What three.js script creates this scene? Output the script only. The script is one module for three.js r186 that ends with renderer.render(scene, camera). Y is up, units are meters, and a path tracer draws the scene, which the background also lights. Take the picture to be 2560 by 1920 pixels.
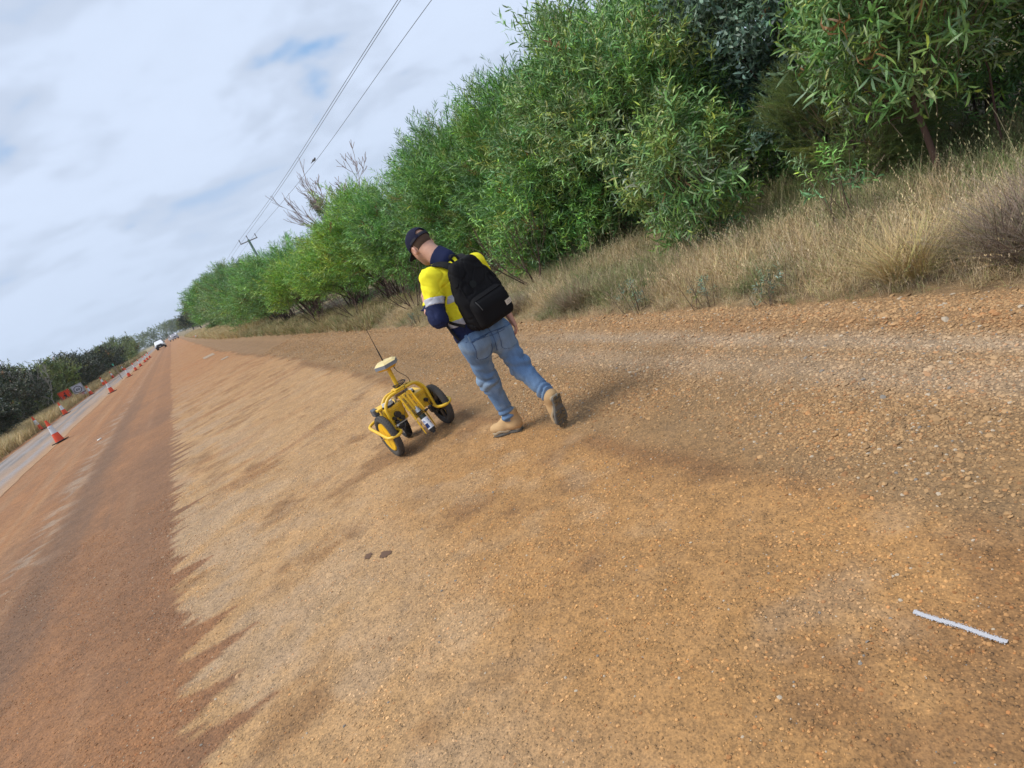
import * as THREE from 'three';
import { mergeGeometries } from 'three/addons/utils/BufferGeometryUtils.js';
import { RoundedBoxGeometry } from 'three/addons/geometries/RoundedBoxGeometry.js';

// ---------------------------------------------------------------- camera, sky, sun, exposure
const scene = new THREE.Scene();
const D2R = Math.PI / 180;
const camera = new THREE.PerspectiveCamera(63.54, 4 / 3, 0.05, 6000);
camera.position.set(0, 1.75, 0);
camera.rotation.set(-16.9 * D2R, -24.0 * D2R, -25.0 * D2R, 'YXZ');
const SUN_EL = 56 * D2R, SUN_AZ = [-0.95, -0.31];
const SUN_DIR = new THREE.Vector3(SUN_AZ[0] * Math.cos(SUN_EL), Math.sin(SUN_EL), SUN_AZ[1] * Math.cos(SUN_EL)).normalize();
const EXPOSURE = 1.12;

// ---------------------------------------------------------------- small helpers
function rng(seed) { let s = seed >>> 0; return () => { s = (s + 0x6d2b79f5) | 0; let t = Math.imul(s ^ (s >>> 15), 1 | s); t = (t + Math.imul(t ^ (t >>> 7), 61 | t)) ^ t; return ((t ^ (t >>> 14)) >>> 0) / 4294967296; }; }
const lerp = (a, b, t) => a + (b - a) * t, clamp = (x, a = 0, b = 1) => Math.min(b, Math.max(a, x));
const sstep = (a, b, x) => { const t = clamp((x - a) / (b - a)); return t * t * (3 - 2 * t); };
const V = (x, y, z) => new THREE.Vector3(x, y, z);
function hash2(x, y) { let h = Math.imul(x | 0, 374761393) ^ Math.imul(y | 0, 668265263); h = Math.imul(h ^ (h >>> 13), 1274126177); return ((h ^ (h >>> 16)) >>> 0) / 4294967296; }
function noise2(x, y) {
  const ix = Math.floor(x), iy = Math.floor(y), fx = x - ix, fy = y - iy, u = fx * fx * (3 - 2 * fx), v = fy * fy * (3 - 2 * fy);
  return lerp(lerp(hash2(ix, iy), hash2(ix + 1, iy), u), lerp(hash2(ix, iy + 1), hash2(ix + 1, iy + 1), u), v);
}
function fbm(x, y, n = 4) { let s = 0, a = 0.5, t = 0; for (let i = 0; i < n; i++) { s += a * noise2(x, y); t += a; a *= 0.5; x = x * 2.03 + 17.1; y = y * 2.03 + 5.7; } return s / t; }
function noise3(x, y, z) {
  const iz = Math.floor(z), fz = z - iz, w = fz * fz * (3 - 2 * fz);
  return lerp(noise2(x + iz * 37.7, y + iz * 17.3), noise2(x + (iz + 1) * 37.7, y + (iz + 1) * 17.3), w);
}
const table = (t) => (z) => { if (z >= t[0][0]) return t[0][1]; for (let i = 1; i < t.length; i++) if (z >= t[i][0]) return lerp(t[i - 1][1], t[i][1], (z - t[i - 1][0]) / (t[i][0] - t[i - 1][0])); return t[t.length - 1][1]; };

const taken = new Map();
function numbered(name) { const n = taken.get(name) ?? 0; taken.set(name, n + 1); return n ? name + '_' + String(n).padStart(3, '0') : name; }
function thing(name, label, category, [x, y, z] = [0, 0, 0], turn = 0, group) {
  const o = new THREE.Group(); o.name = numbered(name); o.position.set(x, y, z); o.rotation.y = turn;
  o.userData = { label, category }; if (group) o.userData.group = group;
  scene.add(o); return o;
}
function part(name, geometry, material, parent, label) {
  const m = new THREE.Mesh(geometry, material); m.name = name; m.castShadow = m.receiveShadow = true;
  if (label) m.userData.label = label;
  parent.add(m); return m;
}
function single(name, geometry, material, label, category, group) {
  const m = part(numbered(name), geometry, material, scene); m.userData = { label, category }; if (group) m.userData.group = group; return m;
}
function structure(name, geometry, material) { const m = part(name, geometry, material, scene); m.userData = { kind: 'structure' }; return m; }
const mat = (rgb, roughness = 0.8, more = {}) => new THREE.MeshStandardMaterial({ color: new THREE.Color().setRGB(...rgb), roughness, ...more });
const pmat = (rgb, roughness = 0.8, more = {}) => new THREE.MeshPhysicalMaterial({ color: new THREE.Color().setRGB(...rgb), roughness, ...more });
const cloth = (rgb, roughness, more = {}) => pmat(rgb, roughness, { specularIntensity: 0.3, ...more });
function merged(list) { return mergeGeometries(list.map((g) => { const k = g.index ? g.toNonIndexed() : g; for (const n of Object.keys(k.attributes)) if (!['position', 'normal', 'uv'].includes(n)) k.deleteAttribute(n); return k; })); }
function box(w, h, d, x = 0, y = 0, z = 0, r = 0.004) { return new RoundedBoxGeometry(w, h, d, 2, Math.min(r, w / 2.01, h / 2.01, d / 2.01)).translate(x, y, z); }
function tube(points, radius, seg = 24, sides = 8, closed = false) { return new THREE.TubeGeometry(new THREE.CatmullRomCurve3(points.map((p) => (p.isVector3 ? p : V(...p))), closed, 'centripetal'), seg, radius, sides, closed); }
function cyl(r0, r1, h, x, y, z, axis = 'y', seg = 20) { const g = new THREE.CylinderGeometry(r0, r1, h, seg); if (axis === 'x') g.rotateZ(Math.PI / 2); if (axis === 'z') g.rotateX(Math.PI / 2); return g.translate(x, y, z); }
// a pipe through corner points with rounded bends
function pipe(pts, radius, bend = 0.05, sides = 10) {
  const p = pts.map((q) => V(...q)), c = new THREE.CurvePath();
  let from = p[0];
  for (let i = 1; i < p.length - 1; i++) {
    const a = p[i - 1].clone().sub(p[i]), b = p[i + 1].clone().sub(p[i]), k = Math.min(bend, a.length() * 0.48, b.length() * 0.48);
    const s = p[i].clone().addScaledVector(a.normalize(), k), e = p[i].clone().addScaledVector(b.normalize(), k);
    c.add(new THREE.LineCurve3(from, s)); c.add(new THREE.QuadraticBezierCurve3(s, p[i], e)); from = e;
  }
  c.add(new THREE.LineCurve3(from, p[p.length - 1]));
  return new THREE.TubeGeometry(c, (p.length - 1) * 14, radius, sides, false);
}
// tapered limb through points [x,y,z,r]
function limb(pts, sides = 6) {
  const pos = [], idx = [];
  let nrm = V(1, 0, 0.3);
  pts.forEach((p, i) => {
    const a = V(...pts[Math.max(0, i - 1)]), b = V(...pts[Math.min(pts.length - 1, i + 1)]), t = b.sub(a).normalize();
    const n = nrm.clone().addScaledVector(t, -nrm.dot(t)).normalize(), m = t.clone().cross(n); nrm = n;
    for (let k = 0; k < sides; k++) { const an = (k / sides) * Math.PI * 2, c = Math.cos(an) * p[3], s = Math.sin(an) * p[3]; pos.push(p[0] + n.x * c + m.x * s, p[1] + n.y * c + m.y * s, p[2] + n.z * c + m.z * s); }
    if (i) for (let k = 0; k < sides; k++) { const o = (i - 1) * sides, q = (k + 1) % sides; idx.push(o + k, o + q, o + sides + k, o + q, o + sides + q, o + sides + k); }
  });
  const g = new THREE.BufferGeometry(); g.setAttribute('position', new THREE.Float32BufferAttribute(pos, 3)); g.setIndex(idx); g.computeVertexNormals();
  g.setAttribute('uv', new THREE.Float32BufferAttribute(new Float32Array(pos.length / 3 * 2), 2));
  return g.toNonIndexed();
}
function canvasTex(w, h, draw, srgb = true) { const c = document.createElement('canvas'); c.width = w; c.height = h; draw(c.getContext('2d'), w, h); const t = new THREE.CanvasTexture(c); if (srgb) t.colorSpace = THREE.SRGBColorSpace; t.magFilter = THREE.LinearFilter; t.wrapS = t.wrapT = THREE.RepeatWrapping; return t; }

// ---------------------------------------------------------------- sky: thin broken cloud with a few blue gaps
{
  const W = 2048, H = 1024, data = new Float32Array(W * H * 4);
  for (let j = 0; j < H; j++) {
    const up = ((j + 0.5) / H - 0.5) * Math.PI, y = Math.sin(up), c = Math.cos(up);
    for (let i = 0; i < W; i++) {
      const a = ((i + 0.5) / W - 0.5) * 2 * Math.PI, x = Math.cos(a) * c, z = Math.sin(a) * c, o = (j * W + i) * 4;
      let r, g, b;
      if (y < -0.02) { r = 0.20; g = 0.16; b = 0.11; }
      else {
        const yy = Math.max(y, 0), k = 1 / (yy + 0.16), u = x * k, v = z * k;
        const wx = u + 0.35 * (fbm(u * 1.1 + 3, v * 1.1, 3) - 0.5), wz = v + 0.35 * (fbm(u * 1.1 + 31, v * 1.1 + 9, 3) - 0.5);
        const d = fbm(wx * 1.9 + 3.2, wz * 2.1 + 41.7, 5), fine = fbm(wx * 7.5 + 7, wz * 8.5, 4);
        const dens = d * 0.66 + fine * 0.34;
        const cov = lerp(sstep(0.20, 0.39, dens), 1, sstep(0.28, 0.02, yy) * 0.92);
        const thick = sstep(0.42, 0.72, dens), tone = 0.91 + 0.14 * sstep(0.36, 0.56, dens) - 0.10 * sstep(0.56, 0.75, d) * sstep(0.25, 0.6, yy);
        const cl = [0.58, 0.672, 0.835], bl = [0.26, 0.44, 0.715], hz = [0.53, 0.63, 0.79];
        const hw = sstep(0.25, 0.0, yy) * 0.7;
        const mix = (n) => lerp(lerp(bl[n], cl[n] * tone * (1 + thick * 0.03), cov), hz[n], hw);
        const glow = Math.pow(Math.max(0, x * SUN_DIR.x + y * SUN_DIR.y + z * SUN_DIR.z), 40) * 1.2;
        r = mix(0) + glow; g = mix(1) + glow * 0.97; b = mix(2) + glow * 0.9;
      }
      data[o] = r; data[o + 1] = g; data[o + 2] = b; data[o + 3] = 1;
    }
  }
  const sky = new THREE.DataTexture(data, W, H, THREE.RGBAFormat, THREE.FloatType);
  sky.mapping = THREE.EquirectangularReflectionMapping; sky.magFilter = sky.minFilter = THREE.LinearFilter; sky.needsUpdate = true;
  scene.background = sky; scene.environment = sky;
}
const sun = new THREE.DirectionalLight(new THREE.Color(1, 0.95, 0.84), 3.0);
sun.position.copy(SUN_DIR).multiplyScalar(60).add(V(2, 0, -8)); sun.target.position.set(2, 0, -8);
sun.castShadow = true; sun.shadow.radius = 46; sun.shadow.mapSize.set(4096, 4096);
Object.assign(sun.shadow.camera, { left: -30, right: 30, top: 30, bottom: -30, near: 1, far: 150 });
sun.name = 'sun'; scene.add(sun, sun.target); sun.target.name = 'sun_target';
// ---------------------------------------------------------------- ground
const vergeX = table([[6, 3.78], [-2, 3.76], [-4, 3.72], [-7, 3.56], [-12, 3.54], [-19, 3.36], [-30, 3.15], [-50, 2.75], [-80, 2.45], [-400, 2.3]]);
const ROAD_L = -8.15, ROAD_R = -5.15;
function groundH(x, z) {
  const e = vergeX(z), near = sstep(-40, -10, z);
  let h = 0.010 * (fbm(x * 0.9, z * 0.9, 2) - 0.5) + 0.006 * (fbm(x * 5, z * 5, 2) - 0.5) * near;
  const gr = sstep(1.7, 2.6, x) * sstep(e + 0.3, e - 0.2, x);
  h += gr * 0.03 * (fbm(x * 3 + 9, z * 2.2, 3) - 0.5) * near;
  h += 0.075 * Math.exp(-(((x - e + 0.22) / 0.2) ** 2)) * (0.5 + fbm(3.3, z * 1.3, 2)) * near;              // windrow along the verge
  h += sstep(e - 0.2, e + 0.5, x) * (0.05 + 0.10 * (fbm(x * 0.7, z * 0.7, 3) - 0.3));
  h += 0.012 * (Math.exp(-(((x - 3.05) / 0.1) ** 2)) - Math.exp(-(((x - 2.78) / 0.16) ** 2))) * sstep(-22, -6, z);  // wheel rut in the loose gravel
  h += 0.007 * Math.sin((z + Math.abs(x - 2.72) * 0.55) * 46) * Math.exp(-(((x - 2.72) / 0.2) ** 4)) * sstep(-13, -11.5, z) * sstep(-5.6, -6.8, z) * (0.4 + fbm(x * 2, z * 1.3, 2));   // tread prints
  h -= 0.012 * Math.exp(-(((x + 2.5) / 0.4) ** 2)) * near;
  h += sstep(ROAD_L - 0.1, ROAD_L - 0.9, x) * 0.08 * fbm(x * 0.6, z * 0.6, 2);
  if (x < ROAD_R + 0.3 && x > ROAD_L - 0.1) h = Math.min(h, 0.0);
  return h;
}
const mixc = (a, b, t) => [lerp(a[0], b[0], t), lerp(a[1], b[1], t), lerp(a[2], b[2], t)];
const C = { tan: [0.42, 0.25, 0.116], gold: [0.365, 0.196, 0.074], brown: [0.222, 0.110, 0.053], orange: [0.355, 0.160, 0.060], wet: [0.22, 0.112, 0.045], gravel: [0.262, 0.158, 0.074], grey: [0.36, 0.295, 0.225], dirt: [0.16, 0.115, 0.06], straw: [0.30, 0.235, 0.13], greyt: [0.37, 0.262, 0.17] };
function groundC(x, z) {
  const e = vergeX(z), n1 = fbm(x * 0.7, z * 0.55, 4), n2 = fbm(x * 2.1 + 40, z * 2.1, 4), n3 = fbm(x * 6 + 3, z * 6 + 8, 3), sx = fbm(x * 0.8 + 11, z * 4.2, 4);
  // the graded middle: pale crust worn through to warmer earth
  let c = mixc(C.tan, C.gold, sstep(0.35, 0.75, n1 * 0.7 + 0.35 * sstep(0.2, 1.3, x + 0.25 * (z + 4))));
  c = mixc(c, C.greyt, 0.55 * sstep(0.55, 0.4, n2) * sstep(0.9, -0.6, x));
  c = mixc(c, C.wet, 0.7 * sstep(0.55, 0.68, n2 * 0.5 + n3 * 0.3 + sx * 0.25));
  c = mixc(c, [0.45, 0.30, 0.168], 0.35 * sstep(0.54, 0.64, 0.6 * fbm(x * 2.3 + 90, z * 2.3, 4) + 0.4 * n3));
  c = mixc(c, C.orange, 0.72 * sstep(-7, -34, z) + 0.3 * sstep(0.5, 0.75, sx) * sstep(-5, -9, z));
  // damp, darker strip with a ragged edge of tongues
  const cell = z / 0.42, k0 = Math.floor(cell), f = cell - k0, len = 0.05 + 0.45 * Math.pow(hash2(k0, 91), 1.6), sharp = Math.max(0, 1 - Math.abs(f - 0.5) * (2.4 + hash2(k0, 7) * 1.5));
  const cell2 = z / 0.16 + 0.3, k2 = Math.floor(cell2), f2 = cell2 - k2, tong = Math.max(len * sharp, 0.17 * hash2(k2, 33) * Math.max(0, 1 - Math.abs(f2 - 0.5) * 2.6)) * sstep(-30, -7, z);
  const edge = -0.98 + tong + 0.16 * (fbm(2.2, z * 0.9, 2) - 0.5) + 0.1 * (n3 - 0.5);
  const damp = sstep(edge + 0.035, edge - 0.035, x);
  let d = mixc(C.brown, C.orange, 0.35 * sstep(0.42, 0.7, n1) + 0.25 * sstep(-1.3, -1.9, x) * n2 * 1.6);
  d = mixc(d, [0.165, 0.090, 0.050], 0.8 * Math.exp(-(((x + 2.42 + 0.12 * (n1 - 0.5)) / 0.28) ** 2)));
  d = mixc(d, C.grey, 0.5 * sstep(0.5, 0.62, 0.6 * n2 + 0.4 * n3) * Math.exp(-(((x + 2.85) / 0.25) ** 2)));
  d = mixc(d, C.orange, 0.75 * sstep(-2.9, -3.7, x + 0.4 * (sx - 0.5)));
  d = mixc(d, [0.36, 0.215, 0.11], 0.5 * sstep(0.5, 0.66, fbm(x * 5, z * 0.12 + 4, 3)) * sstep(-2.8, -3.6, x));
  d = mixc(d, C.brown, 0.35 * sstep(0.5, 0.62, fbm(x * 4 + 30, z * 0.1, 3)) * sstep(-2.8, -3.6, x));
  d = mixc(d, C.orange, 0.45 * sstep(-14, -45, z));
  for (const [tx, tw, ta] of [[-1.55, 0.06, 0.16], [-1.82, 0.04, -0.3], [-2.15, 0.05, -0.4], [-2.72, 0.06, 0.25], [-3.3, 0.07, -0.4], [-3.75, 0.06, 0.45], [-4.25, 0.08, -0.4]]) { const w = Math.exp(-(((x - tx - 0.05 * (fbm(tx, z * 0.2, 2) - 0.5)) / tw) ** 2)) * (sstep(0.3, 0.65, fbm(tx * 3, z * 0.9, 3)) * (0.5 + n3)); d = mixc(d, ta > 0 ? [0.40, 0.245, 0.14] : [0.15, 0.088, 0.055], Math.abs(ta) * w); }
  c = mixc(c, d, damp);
  // loose gravel shoulder
  const gx = 1.78 + 0.25 * sstep(-4, -9, z) - 0.5 * sstep(-14, -40, z), ge = x - gx - 0.35 * (n1 - 0.5) - 0.12 * (n3 - 0.5);
  let g = mixc(C.gravel, C.gold, sstep(0.4, 0.7, n2) * 0.25);
  g = mixc(g, [0.27, 0.155, 0.078], 0.7 * sstep(-12, -28, z));
  g = mixc(g, C.grey, 0.42 * sstep(0.35, 0.62, n2 + 0.25) * (Math.exp(-(((x - 3.26) / 0.09) ** 2)) + 0.75 * Math.exp(-(((x - 2.92) / 0.17) ** 2))) * sstep(-7.5, -5.2, z));
  g = mixc(g, C.wet, 0.7 * Math.exp(-(((x - 3.44 - 0.06 * (n1 - 0.5)) / 0.07) ** 2)) * sstep(-6.5, -4.5, z) * sstep(0.25, 0.5, n2));
  g = mixc(g, [0.32, 0.195, 0.095], 0.55 * sstep(e - 0.42, e - 0.25, x));
  c = mixc(c, g, sstep(-0.06, 0.14, ge));
  c = mixc(c, C.wet, 0.9 * Math.exp(-(((ge - 0.03) / 0.10) ** 2)) * sstep(0.33, 0.55, fbm(x * 2 + 60, z * 1.6, 3)));
  // verges
  const v = x - e - 0.12 * (n3 - 0.5);
  c = mixc(c, mixc(C.dirt, C.straw, sstep(0.4, 0.6, n2)), sstep(0.0, 0.35, v));
  c = mixc(c, C.straw, sstep(ROAD_L - 0.45, ROAD_L - 0.8, x + 0.2 * (n1 - 0.5)));
  if (x < -14 || x > 14) c = mixc(c, [0.12, 0.11, 0.055], sstep(14, 26, Math.abs(x)));
  return c;
}
{
  const grow = (from, step, rate, to) => { const a = []; let x = from, s = step; while (x < to) { a.push(x); x += s; s *= rate; } a.push(to); return a; };
  const xs = [...grow(9, 0.3, 1.12, 1500).reverse().map((v) => -v), ...Array.from({ length: 50 }, (_, i) => -9 + i * 0.12), ...Array.from({ length: 168 }, (_, i) => -3 + i * 0.045), ...Array.from({ length: 30 }, (_, i) => 4.56 + i * 0.15), ...grow(9.06, 0.3, 1.12, 1500)];
  const zs = [1500, 400, 120, 40, 15, 8, 5, 3, 2, 1.4, 1, 0.7, 0.45, 0.2, 0, -0.15];
  for (let z = -0.3; z > -2500; z -= z > -5.2 ? 0.042 : z > -13 ? 0.036 : Math.max(0.042, -z * 0.0115)) zs.push(z);
  zs.push(-2600);
  const nx = xs.length, nz = zs.length, pos = new Float32Array(nx * nz * 3), col = new Float32Array(nx * nz * 3), uv = new Float32Array(nx * nz * 2), idx = new Uint32Array((nx - 1) * (nz - 1) * 6);
  let q = 0;
  for (let j = 0; j < nz; j++) for (let i = 0; i < nx; i++) {
    const o = j * nx + i, x = xs[i], z = zs[j], c = groundC(x, z);
    pos.set([x, groundH(x, z), z], o * 3); col.set(c, o * 3); uv.set([x / 3.3, z / 3.3], o * 2);
    if (i && j) { const a = o - nx - 1, b = o - nx, d = o - 1; idx.set([a, b, d, b, o, d], q); q += 6; }
  }
  const g = new THREE.BufferGeometry();
  g.setAttribute('position', new THREE.BufferAttribute(pos, 3)); g.setAttribute('color', new THREE.BufferAttribute(col, 3)); g.setAttribute('uv', new THREE.BufferAttribute(uv, 2)); g.setIndex(new THREE.BufferAttribute(idx, 1));
  g.computeVertexNormals();
  // grain: packed grit and small stones, 3.3 m across
  const S = 2048, hgt = new Float32Array(S * S), ton = new Float32Array(S * S), hue = new Float32Array(S * S), r = rng(5);
  const tile = (f) => { const n = f, a = new Float32Array(n * n); for (let i = 0; i < n * n; i++) a[i] = r(); return (x, y) => { const u = (x / S) * n, v = (y / S) * n, ix = Math.floor(u), iy = Math.floor(v), fx = u - ix, fy = v - iy, s = fx * fx * (3 - 2 * fx), t = fy * fy * (3 - 2 * fy), A = (p, w) => a[((w + n) % n) * n + ((p + n) % n)]; return lerp(lerp(A(ix, iy), A(ix + 1, iy), s), lerp(A(ix, iy + 1), A(ix + 1, iy + 1), s), t); }; };
  const o1 = tile(12), o2 = tile(40), o3 = tile(130), o4 = tile(420), o5 = tile(1024);
  for (let y = 0, k = 0; y < S; y++) for (let x = 0; x < S; x++, k++) {
    const a = o2(x, y) - 0.5, b = o3(x, y) - 0.5, c = o4(x, y) - 0.5, d = o5(x, y) - 0.5;
    hgt[k] = 0.4 + 0.3 * a + 0.34 * b + 0.26 * c + 0.14 * d; ton[k] = 1 + 0.16 * (o1(x, y) - 0.5) + 0.16 * a + 0.26 * b + 0.5 * c + 0.46 * d; hue[k] = 0.5 * (o2(y, x) - 0.5) + 0.4 * c;
  }
  for (let n = 0; n < 52000; n++) {
    const cx = r() * S, cy = r() * S, rad = 0.8 + 2.6 * Math.pow(r(), 3.2), t = r() < 0.1 ? 1.45 + 0.35 * r() : 0.72 + 0.55 * r(), hu = r() - 0.5, R = Math.ceil(rad);
    for (let dy = -R; dy <= R; dy++) for (let dx = -R; dx <= R; dx++) {
      const q2 = (dx * dx + dy * dy) / (rad * rad); if (q2 > 1) continue;
      const k = (((cy + dy) | 0) & (S - 1)) * S + (((cx + dx) | 0) & (S - 1)), h = 0.45 + 0.16 * rad * Math.sqrt(1 - q2);
      if (h > hgt[k]) { hgt[k] = h; ton[k] = lerp(ton[k], t, 0.75); hue[k] = hu; }
    }
  }
  const cm = new Uint8Array(S * S * 4), bm = new Uint8Array(S * S * 4), enc = (v) => clamp(Math.pow(clamp(v), 1 / 2.2)) * 255;
  for (let k = 0; k < S * S; k++) {
    const t = ton[k] * 0.62, h = hue[k];
    cm.set([enc(t * (1 + 0.04 * h)), enc(t * (1 - 0.03 * h)), enc(t * (1 - 0.22 * h)), 255], k * 4);
    const b = clamp(hgt[k]) * 255; bm.set([b, b, b, 255], k * 4);
  }
  const dt = (a, srgb) => { const t = new THREE.DataTexture(a, S, S, THREE.RGBAFormat); t.wrapS = t.wrapT = THREE.RepeatWrapping; t.magFilter = THREE.LinearFilter; t.minFilter = THREE.LinearMipmapLinearFilter; t.generateMipmaps = true; if (srgb) t.colorSpace = THREE.SRGBColorSpace; t.needsUpdate = true; return t; };
  const grain = dt(cm, true), relief = dt(bm, false);
  const gm = new THREE.MeshStandardMaterial({ color: new THREE.Color().setRGB(1.38, 1.38, 1.38), vertexColors: true, map: grain, bumpMap: relief, bumpScale: 0.009, roughness: 0.95 });
  structure('ground', g, gm);

  // sealed lane on the far side, dusted with red earth; a thin sheet with ragged edges
  const rx = 14, pz = [], P = [], Cc = [], U = [], I = [];
  for (let z = 30; z > -900; z -= Math.max(0.3, Math.abs(z) * 0.012)) pz.push(z);
  pz.forEach((z, j) => {
    const l = ROAD_L + 0.12 * (fbm(7, z * 0.5, 3) - 0.5), rr = ROAD_R + 0.35 * (fbm(17, z * 0.35, 4) - 0.5);
    for (let i = 0; i <= rx; i++) {
      const x = lerp(l, rr, i / rx), s = fbm(x * 3.2, z * 0.07, 4), s2 = fbm(x * 7 + 5, z * 0.12, 3);
      P.push(x, 0.007, z); U.push(x / 3.3, z / 3.3);
      let c = mixc([0.235, 0.21, 0.205], [0.15, 0.135, 0.132], sstep(0.42, 0.6, s2)); c = mixc(c, [0.31, 0.20, 0.125], 0.7 * sstep(0.47, 0.64, s)); c = mixc(c, [0.33, 0.19, 0.095], sstep(rx - 5, rx, i + 3 * (s2 - 0.5))); Cc.push(...c);
      if (i && j) { const o = j * (rx + 1) + i, a = o - rx - 2, b = o - rx - 1, d = o - 1; I.push(a, b, d, b, o, d); }
    }
  });
  const rg = new THREE.BufferGeometry(); rg.setAttribute('position', new THREE.Float32BufferAttribute(P, 3)); rg.setAttribute('color', new THREE.Float32BufferAttribute(Cc, 3)); rg.setAttribute('uv', new THREE.Float32BufferAttribute(U, 2)); rg.setIndex(I); rg.computeVertexNormals();
  structure('sealed_road', rg, new THREE.MeshStandardMaterial({ color: new THREE.Color().setRGB(1.6, 1.6, 1.6), vertexColors: true, map: grain, bumpMap: relief, bumpScale: 0.004, roughness: 0.85 }));
}
// loose stones: geometry scattered over the shoulder and, thinly, over the graded strip
{
  const r = rng(77), geos = [0, 1, 2].map((v) => {
    const g = new THREE.IcosahedronGeometry(1, v === 2 ? 1 : 0), p = g.attributes.position, q = rng(900 + v);
    const m = new Map();
    for (let i = 0; i < p.count; i++) { const key = [p.getX(i), p.getY(i), p.getZ(i)].map((t) => t.toFixed(3)).join(); if (!m.has(key)) m.set(key, [0.75 + q() * 0.5, 0.5 + q() * 0.35, 0.75 + q() * 0.5]); const s = m.get(key); p.setXYZ(i, p.getX(i) * s[0], p.getY(i) * s[1], p.getZ(i) * s[2]); }
    g.computeVertexNormals(); return g;
  });
  const spots = [[], [], []], cols = [[], [], []];
  const put = (x, z, s) => {
    const k = s > 0.011 ? 2 : r() < 0.5 ? 0 : 1, m = new THREE.Matrix4().compose(V(x, groundH(x, z) + s * (-0.12 + 0.3 * r()), z), new THREE.Quaternion().setFromEuler(new THREE.Euler((r() - 0.5) * 0.8, r() * 6.3, (r() - 0.5) * 0.8)), V(s * (0.8 + 0.5 * r()), s * (0.6 + 0.5 * r()), s * (0.8 + 0.5 * r())));
    spots[k].push(m);
    const t = 0.66 + 0.8 * r(), w = r(), gc = groundC(x, z);
    cols[k].push(w < 0.025 ? [0.42, 0.34, 0.25] : w < 0.035 ? [0.2, 0.175, 0.15] : w < 0.16 ? [gc[0] * t * 1.1, gc[1] * t * 0.92, gc[2] * t * 0.8] : gc.map((v) => v * t * 1.12));
  };
  const field = (n, x0, x1, z0, z1, size, keep) => { for (let i = 0; i < n; i++) { const x = lerp(x0, x1, r()), z = lerp(z0, z1, r()); if (keep(x, z)) put(x, z, size()); } };
  const small = () => 0.003 + 0.0075 * Math.pow(r(), 2.6), mid = () => 0.004 + 0.0105 * Math.pow(r(), 2.4), big = () => 0.009 + 0.013 * Math.pow(r(), 2);
  const shoulder = (x, z) => { const e = vergeX(z), n = fbm(x * 1.4 + 3, z * 1.1, 3); return x < e + 0.1 && r() < sstep(1.85, 2.5, x + 0.5 * (n - 0.5)) * (0.45 + 0.55 * sstep(0.35, 0.6, n)); };
  field(125000, 1.7, 4.1, -0.4, -5, small, shoulder); field(95000, 1.8, 4.1, -5, -12, small, shoulder); field(40000, 1.8, 4.0, -12, -22, mid, shoulder);
  field(16000, 1.9, 4.1, -0.4, -7, mid, shoulder);
  field(7000, 3.3, 4.15, -0.5, -14, mid, (x, z) => Math.abs(x - vergeX(z) + 0.2) < 0.32);
  field(300, 3.4, 4.15, -0.5, -10, big, (x, z) => Math.abs(x - vergeX(z) + 0.18) < 0.28);
  field(170, 2.3, 3.7, -0.8, -6, big, (x, z) => fbm(x * 1.4 + 3, z * 1.1, 3) > 0.52);
  field(34000, -1.6, 2, -0.5, -4.5, () => 0.002 + 0.0045 * Math.pow(r(), 2.4), (x, z) => r() < sstep(0.42, 0.68, fbm(x * 2.2 + 8, z * 2.2, 3)));
  const grit = () => 0.0026 + 0.0055 * Math.pow(r(), 2.6), patchy = (x, z) => r() < 0.25 + 0.75 * sstep(0.4, 0.65, fbm(x * 1.9 + 21, z * 1.9, 3));
  field(52000, -4.2, -0.7, -2.8, -9, grit, patchy); field(42000, -1.2, 2, -3.2, -8.5, grit, patchy); field(26000, -0.6, 2.0, -0.5, -3.2, grit, patchy);
  field(50, -0.8, 2, -0.6, -5, mid, () => true);
  geos.forEach((g, k) => {
    const im = new THREE.InstancedMesh(g, mat([1, 1, 1], 0.9), spots[k].length); im.name = ['gravel', 'gravel_001', 'gravel_002'][k]; im.castShadow = im.receiveShadow = true;
    spots[k].forEach((m, i) => { im.setMatrixAt(i, m); im.setColorAt(i, new THREE.Color().setRGB(...cols[k][i])); });
    im.userData = { kind: 'stuff', label: ['fine loose gravel on the shoulder of the track', 'fine flat gravel chips on the shoulder of the track', 'coarser loose stones along the shoulder of the track'][k], category: 'gravel' }; scene.add(im);
  });
}
// ---------------------------------------------------------------- foliage
const M4 = THREE.Matrix4, Q4 = THREE.Quaternion;
class Tri { // plain triangle collector
  constructor() { this.p = []; this.c = []; this.col = [1, 1, 1]; }
  tri(a, b, c) { this.p.push(...a, ...b, ...c); this.c.push(...this.col, ...this.col, ...this.col); }
  geo() { const g = new THREE.BufferGeometry(); g.setAttribute('position', new THREE.Float32BufferAttribute(this.p, 3)); g.setAttribute('color', new THREE.Float32BufferAttribute(this.c, 3)); g.computeVertexNormals(); g.setAttribute('uv', new THREE.Float32BufferAttribute(new Float32Array(this.p.length / 3 * 2), 2)); return g; }
}
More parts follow.
